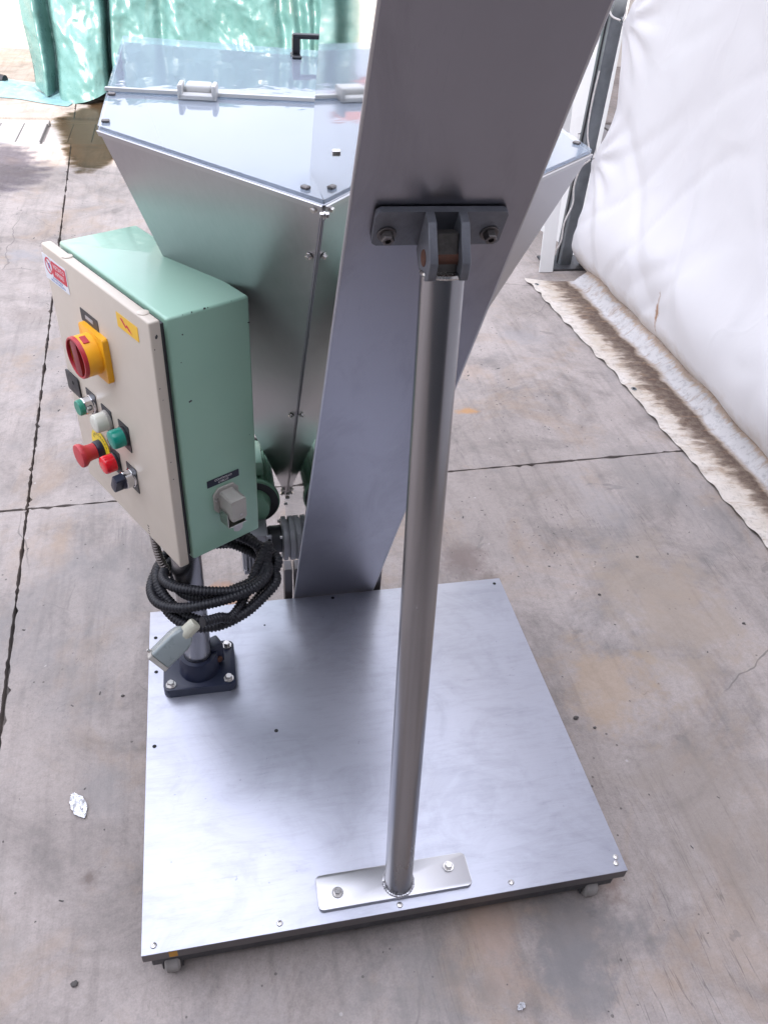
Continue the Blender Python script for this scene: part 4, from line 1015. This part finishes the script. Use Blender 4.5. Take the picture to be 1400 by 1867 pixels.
put('mushroom_head', dl(grow([(.0135, 0), (.0135, .010), (.0145, .017), (.0195, .024), (.0205, .029), (.0195, .033), (.015, .0345)], 1.32), -.304, .424, .0180, 36), M_redm, es)
for k, ch in enumerate('EMERGENZA'):
    ang = math.radians(150 - 120 * k / 8); r = .0335
    text('letter', ch, .0105, M_black, yl, DM(-.304, .424, .0031) @ Matrix.Translation((r * math.cos(ang), r * math.sin(ang), 0)) @ Matrix.Rotation(ang - PI / 2, 4, 'Z'), .0001)
ss = put('selector_switch', dl(grow([(.0165, 0), (.0165, .003), (.0150, .004), (.0150, .017), (.014, .018)], 1.28), -.165, .421, .0016), M_chrome, cab)
legend(-.165, .421, ss)
bm = NB(); lathe(bm, [(.0178, 0), (.0172, .004), (.0150, .0065)], 30, DM(-.165, .421, .0222)); prism(bm, rrect(-.0095, -.0215, .0095, .0215, .004), .020, DM(-.165, .421, .0245) @ Matrix.Rotation(-.45, 4, 'Z'), .0015, 2); put('selector_knob', bm, M_navy, ss)
# side: name plate and socket
npb = NB(); prism(npb, rrect(-.038, -.0085, .038, .0085, .001), .0009, SMt(.086, .381, .0002)); npl = put('name_plate', npb, M_navy, cab)
text('letters', 'CONTROLLO', .0068, M_printwhite, npl, SMt(.086, .3775, .0013), .0001); text('letters', 'LIVELLO', .0068, M_printwhite, npl, SMt(.086, .3845, .0013), .0001)
bm = NB(); prism(bm, [(-.030, -.026), (-.018, -.040), (.018, -.040), (.030, -.026), (.030, .012), (.018, .026), (-.018, .026), (-.030, .012)], .006, SMt(.088, .424, .0002), .001, 1)
sk_ = put('socket_connector', bm, M_grey, cab)
bm = NB(); prism(bm, rrect(-.0175, -.034, .0175, .018, .003), .046, SMt(.088, .424, .006), .003, 2); put('socket_hood', bm, M_grey, sk_)
for s_ in (-1,):
    bm = NB(); lathe(bm, [(.0042, 0), (.0042, .002), (.003, .003)], 14, SMt(.088 - .024, .424, .0062)); put('socket_screw', bm, M_bolt, sk_)
bm = NB(); lathe(bm, [(.003, 0), (.003, .001)], 12, SMt(.092, .445, .0522)); put('socket_screw', bm, M_bolt, sk_)
bm = NB()
for s_ in (-1, 1): box(bm, (s_ * .0205 - .001, -.052, .008), (s_ * .0205 + .001, -.020, .040), .0006, 1, SMt(.088, .424))
box(bm, (-.0215, -.054, .010), (.0215, -.052, .044), .0006, 1, SMt(.088, .424)); prism(bm, [(-.012, -.053), (-.010, -.066), (0, -.071), (.010, -.066), (.012, -.053)], .002, SMt(.088, .424, .042))
put('locking_lever', bm, M_bolt, sk_)
# post and flange foot
PX, PY = .128, .664
bm = NB(); cyl(bm, (PX, PY, ZT + .03), (PX, PY, .60), .0335, 40); post = put('post', bm, M_tube, cab)
bm = NB(); prism(bm, rrect(.040, .600, .216, .745, .016), .026, Matrix.Translation((0, 0, ZT + .0004)), .003, 2); ff = put('flange_foot', bm, M_navy, cab)
bm = NB(); lathe(bm, [(.050, .024), (.048, .030), (.046, .078), (.044, .082), (.0342, .083), (.0342, .04)], 44, Matrix.Translation((PX, PY, ZT))); put('collar', bm, M_navy, ff)
bm = NB(); box(bm, (.026, -.020, .030), (.062, .020, .095), .006, 3, Matrix.Translation((PX, PY, ZT)) @ Matrix.Rotation(.45, 4, 'Z')); put('clamp_ear', bm, M_navy, ff)
bm = NB(); q = Matrix.Translation((PX, PY, ZT)) @ Matrix.Rotation(.45, 4, 'Z'); cyl(bm, q @ Vector((.045, -.0195, .050)), q @ Vector((.045, -.026, .050)), .0085, 18, .001); put('clamp_screw', bm, M_rust, ff)
BM4 = bolt_mesh(.0088, .012)
for x, y in ((.058, .618), (.198, .618), (.198, .727), (.058, .727)): mesh_obj('bolt', BM4, Matrix.Translation((x, y, ZT + .0266)) @ Matrix.Rotation(x * 9, 4, 'Z'), ff)
# rigid conduit dropping from the cabinet floor on the far side
bm = NB(); pts = spline([(.0625, .70, .60), (.063, .70, .56), (.066, .695, .52), (.074, .69, .485), (.09, .685, .455)], .0018)
tube(bm, pts, lambda i: .0098 if (i // 2) % 2 else .0080, 10); put('conduit', bm, M_conduit, cab)

# ================================================================== COILED CABLE WITH PLUG
coil = thing('coiled_cable', 'coil of black corrugated conduit looped around the post under the cabinet', 'cable', (PX, PY, .40))
random.seed(5)
ctrl = [(.17, .70, .57), (.22, .715, .545), (.285, .70, .51)]
cx, cy, cz = .186, .672, .468
turns = 5.0; nst = int(turns * 14)
for k in range(nst + 1):
    t = k / nst; a = .15 + 2 * PI * turns * t
    loop = int(turns * t)
    rr = [.121, .129, .098, .124, .106][loop % 5] + .005 * math.sin(3 * a + loop)
    ox, oy = [(0, 0), (.006, -.012), (.012, .008), (-.010, -.004), (.004, .0)][loop % 5]
    tl_ = [.10, .16, .0, .14, .05][loop % 5]
    x = cx + ox + rr * math.cos(a) * 1.06; y = cy + oy + rr * math.sin(a) * .92
    z = cz + .010 * loop - .022 + tl_ * .16 * math.sin(a + .4 * loop) + .010 * math.cos(2 * a + loop)
    ctrl.append((x, y, z))
ctrl += [(.23, .560, .445), (.19, .530, .46), (.155, .508, .475)]
pts = spline(ctrl, .0019)
bm = NB(); tube(bm, pts, lambda i: .0119 if (i // 2) % 2 else .0099, 10); put('corrugated_conduit', bm, M_rubber, coil, ang=60)
ax0 = Vector((.140, .488, .492)); ax1 = Vector((.052, .452, .424)); pd = (ax1 - ax0).normalized()
plug = thing('plug_connector', 'grey plug connector wrapped with pale tape hanging from the black coil', 'plug', ax0)
Mp = frame_to(ax0, ax1, (0.3, -.8, .55))
bm = NB(); lathe(bm, [(.0125, -.004), (.0145, 0), (.0150, .018), (.0165, .030), (.0158, .031)], 22, Mp); put('tape_wrap', bm, M_paper, plug)
bm = NB(); t = NB()
sec = [(.022, .0115, .016), (.032, .0165, .022), (.045, .019, .0245), (.098, .019, .0245), (.100, .0175, .023)]
rings = []
for z, hx, hy in sec: rings.append([t.verts.new((x, y, z)) for x, y in rrect(-hx, -hy, hx, hy, .006, 3)])
for a, b in zip(rings, rings[1:]):
    for k in range(len(a)): t.faces.new([a[k], a[(k + 1) % len(a)], b[(k + 1) % len(a)], b[k]])
t.faces.new(rings[0][::-1]); t.faces.new(rings[-1]); merge(bm, t, Mp); put('plug_hood', bm, M_greyclear, plug)
bm = NB(); prism(bm, rrect(-.0185, -.024, .0185, .024, .003), .010, Mp @ Matrix.Translation((0, 0, .1005)), .001, 1); put('plug_collar', bm, M_grey, plug)
bm = NB(); cyl(bm, Mp @ Vector((-.004, .022, .104)), Mp @ Vector((-.004, .032, .104)), .0035, 12, .0006); put('locking_peg', bm, M_bolt, plug)

# ================================================================== SMALL THINGS ON THE GROUND
random.seed(21)
def scrap(x, y, L_, W2, ang, name, label, cat, mat):
    bm = NB()
    def fn(u, v):
        wv = math.sin(PI * min(1, max(.04, u))) ** .7
        xx = (u - .5) * L_; yy = (v - .5) * W2 * wv + .004 * noise.noise(Vector((u * 9, v * 7, 2)))
        return (xx, yy, .003 + .010 * crumple((u * 4, v * 4, x)) * (.4 + wv * .6))
    grid(bm, 26, 16, fn); M = Matrix.Translation((x, y, 0)) @ Matrix.Rotation(ang, 4, 'Z')
    o = put(name, bm, mat, None, M, ang=25); tag(o, label, cat); return o
scrap(-.165, .412, .075, .034, -1.15, 'plastic_scrap', 'crumpled scrap of clear plastic film on the concrete left of the base', 'litter', M_foil)
scrap(.72, -.175, .02, .012, .5, 'paper_flake', 'tiny white flake on the concrete below the front edge of the base', 'litter', M_foil)
def pebble(x, y, r, label):
    bm = NB(); bmesh.ops.create_icosphere(bm, subdivisions=2, radius=r)
    for v in bm.verts: v.co = Vector((v.co.x * 1.2, v.co.y * .9, v.co.z * .6)) * (1 + .35 * noise.noise(v.co * (1.2 / r) + Vector((x * 9, y * 5, 0)))); v.co += Vector((x, y, r * .45))
    o = put('pebble', bm, M_stone); tag(o, label, 'pebble', 'pebbles scattered on the concrete')
pebble(-.141, .021, .0065, 'dark pebble on the concrete near the lower left corner')
pebble(1.096, .467, .0065, 'dark pebble on the concrete right of the base')
pebble(1.135, .43, .004, 'smaller dark pebble just beside the one right of the base')
pebble(-.08, .72, .004, 'tiny dark pebble left of the plug connector')
for k, (x, y) in enumerate([(1.55, 1.05), (1.35, .9), (1.75, .72)]):
    pebble(x, y, .0045, ['tiny dark pebble nearest the joint right of the base', 'tiny dark pebble midway between base and tent flap', 'tiny dark pebble nearest the right edge'][k])
# grit and leaf crumbs nobody could count
bm = NB(); random.seed(33)
for k in range(800):
    if k < 330:
        c = random.choice([(1.25, 2.5), (1.45, 2.2), (1.1, 2.8), (1.5, 1.9), (.95, 1.15), (1.3, 1.2), (-.55, 3.9), (-.3, 2.3)])
        x, y = random.gauss(c[0], .09), random.gauss(c[1], .13)
    else: x, y = random.uniform(-1.6, 2.0), random.uniform(-.5, 5.2)
    if -.02 < x < 1.02 and -.02 < y < 1.0: continue
    r = random.uniform(.0006, .0022) * (1.6 if random.random() < .08 else 1); a = random.uniform(0, PI); l = random.uniform(1, 3.2)
    ca, sa = math.cos(a), math.sin(a); hgt = r * .8
    q = [(-l, -1), (l, -.7), (l * .8, .8), (-l * .9, 1)]
    lo = [bm.verts.new((x + r * (px * ca - py * sa), y + r * (px * sa + py * ca), .0003)) for px, py in q]; top = bm.verts.new((x, y, hgt))
    for i in range(4): bm.faces.new([lo[i], lo[(i + 1) % 4], top])
tag(put('grit', bm, M_stone, smooth=False), 'fine dark grit and leaf crumbs strewn over the concrete', 'grit', kind='stuff')
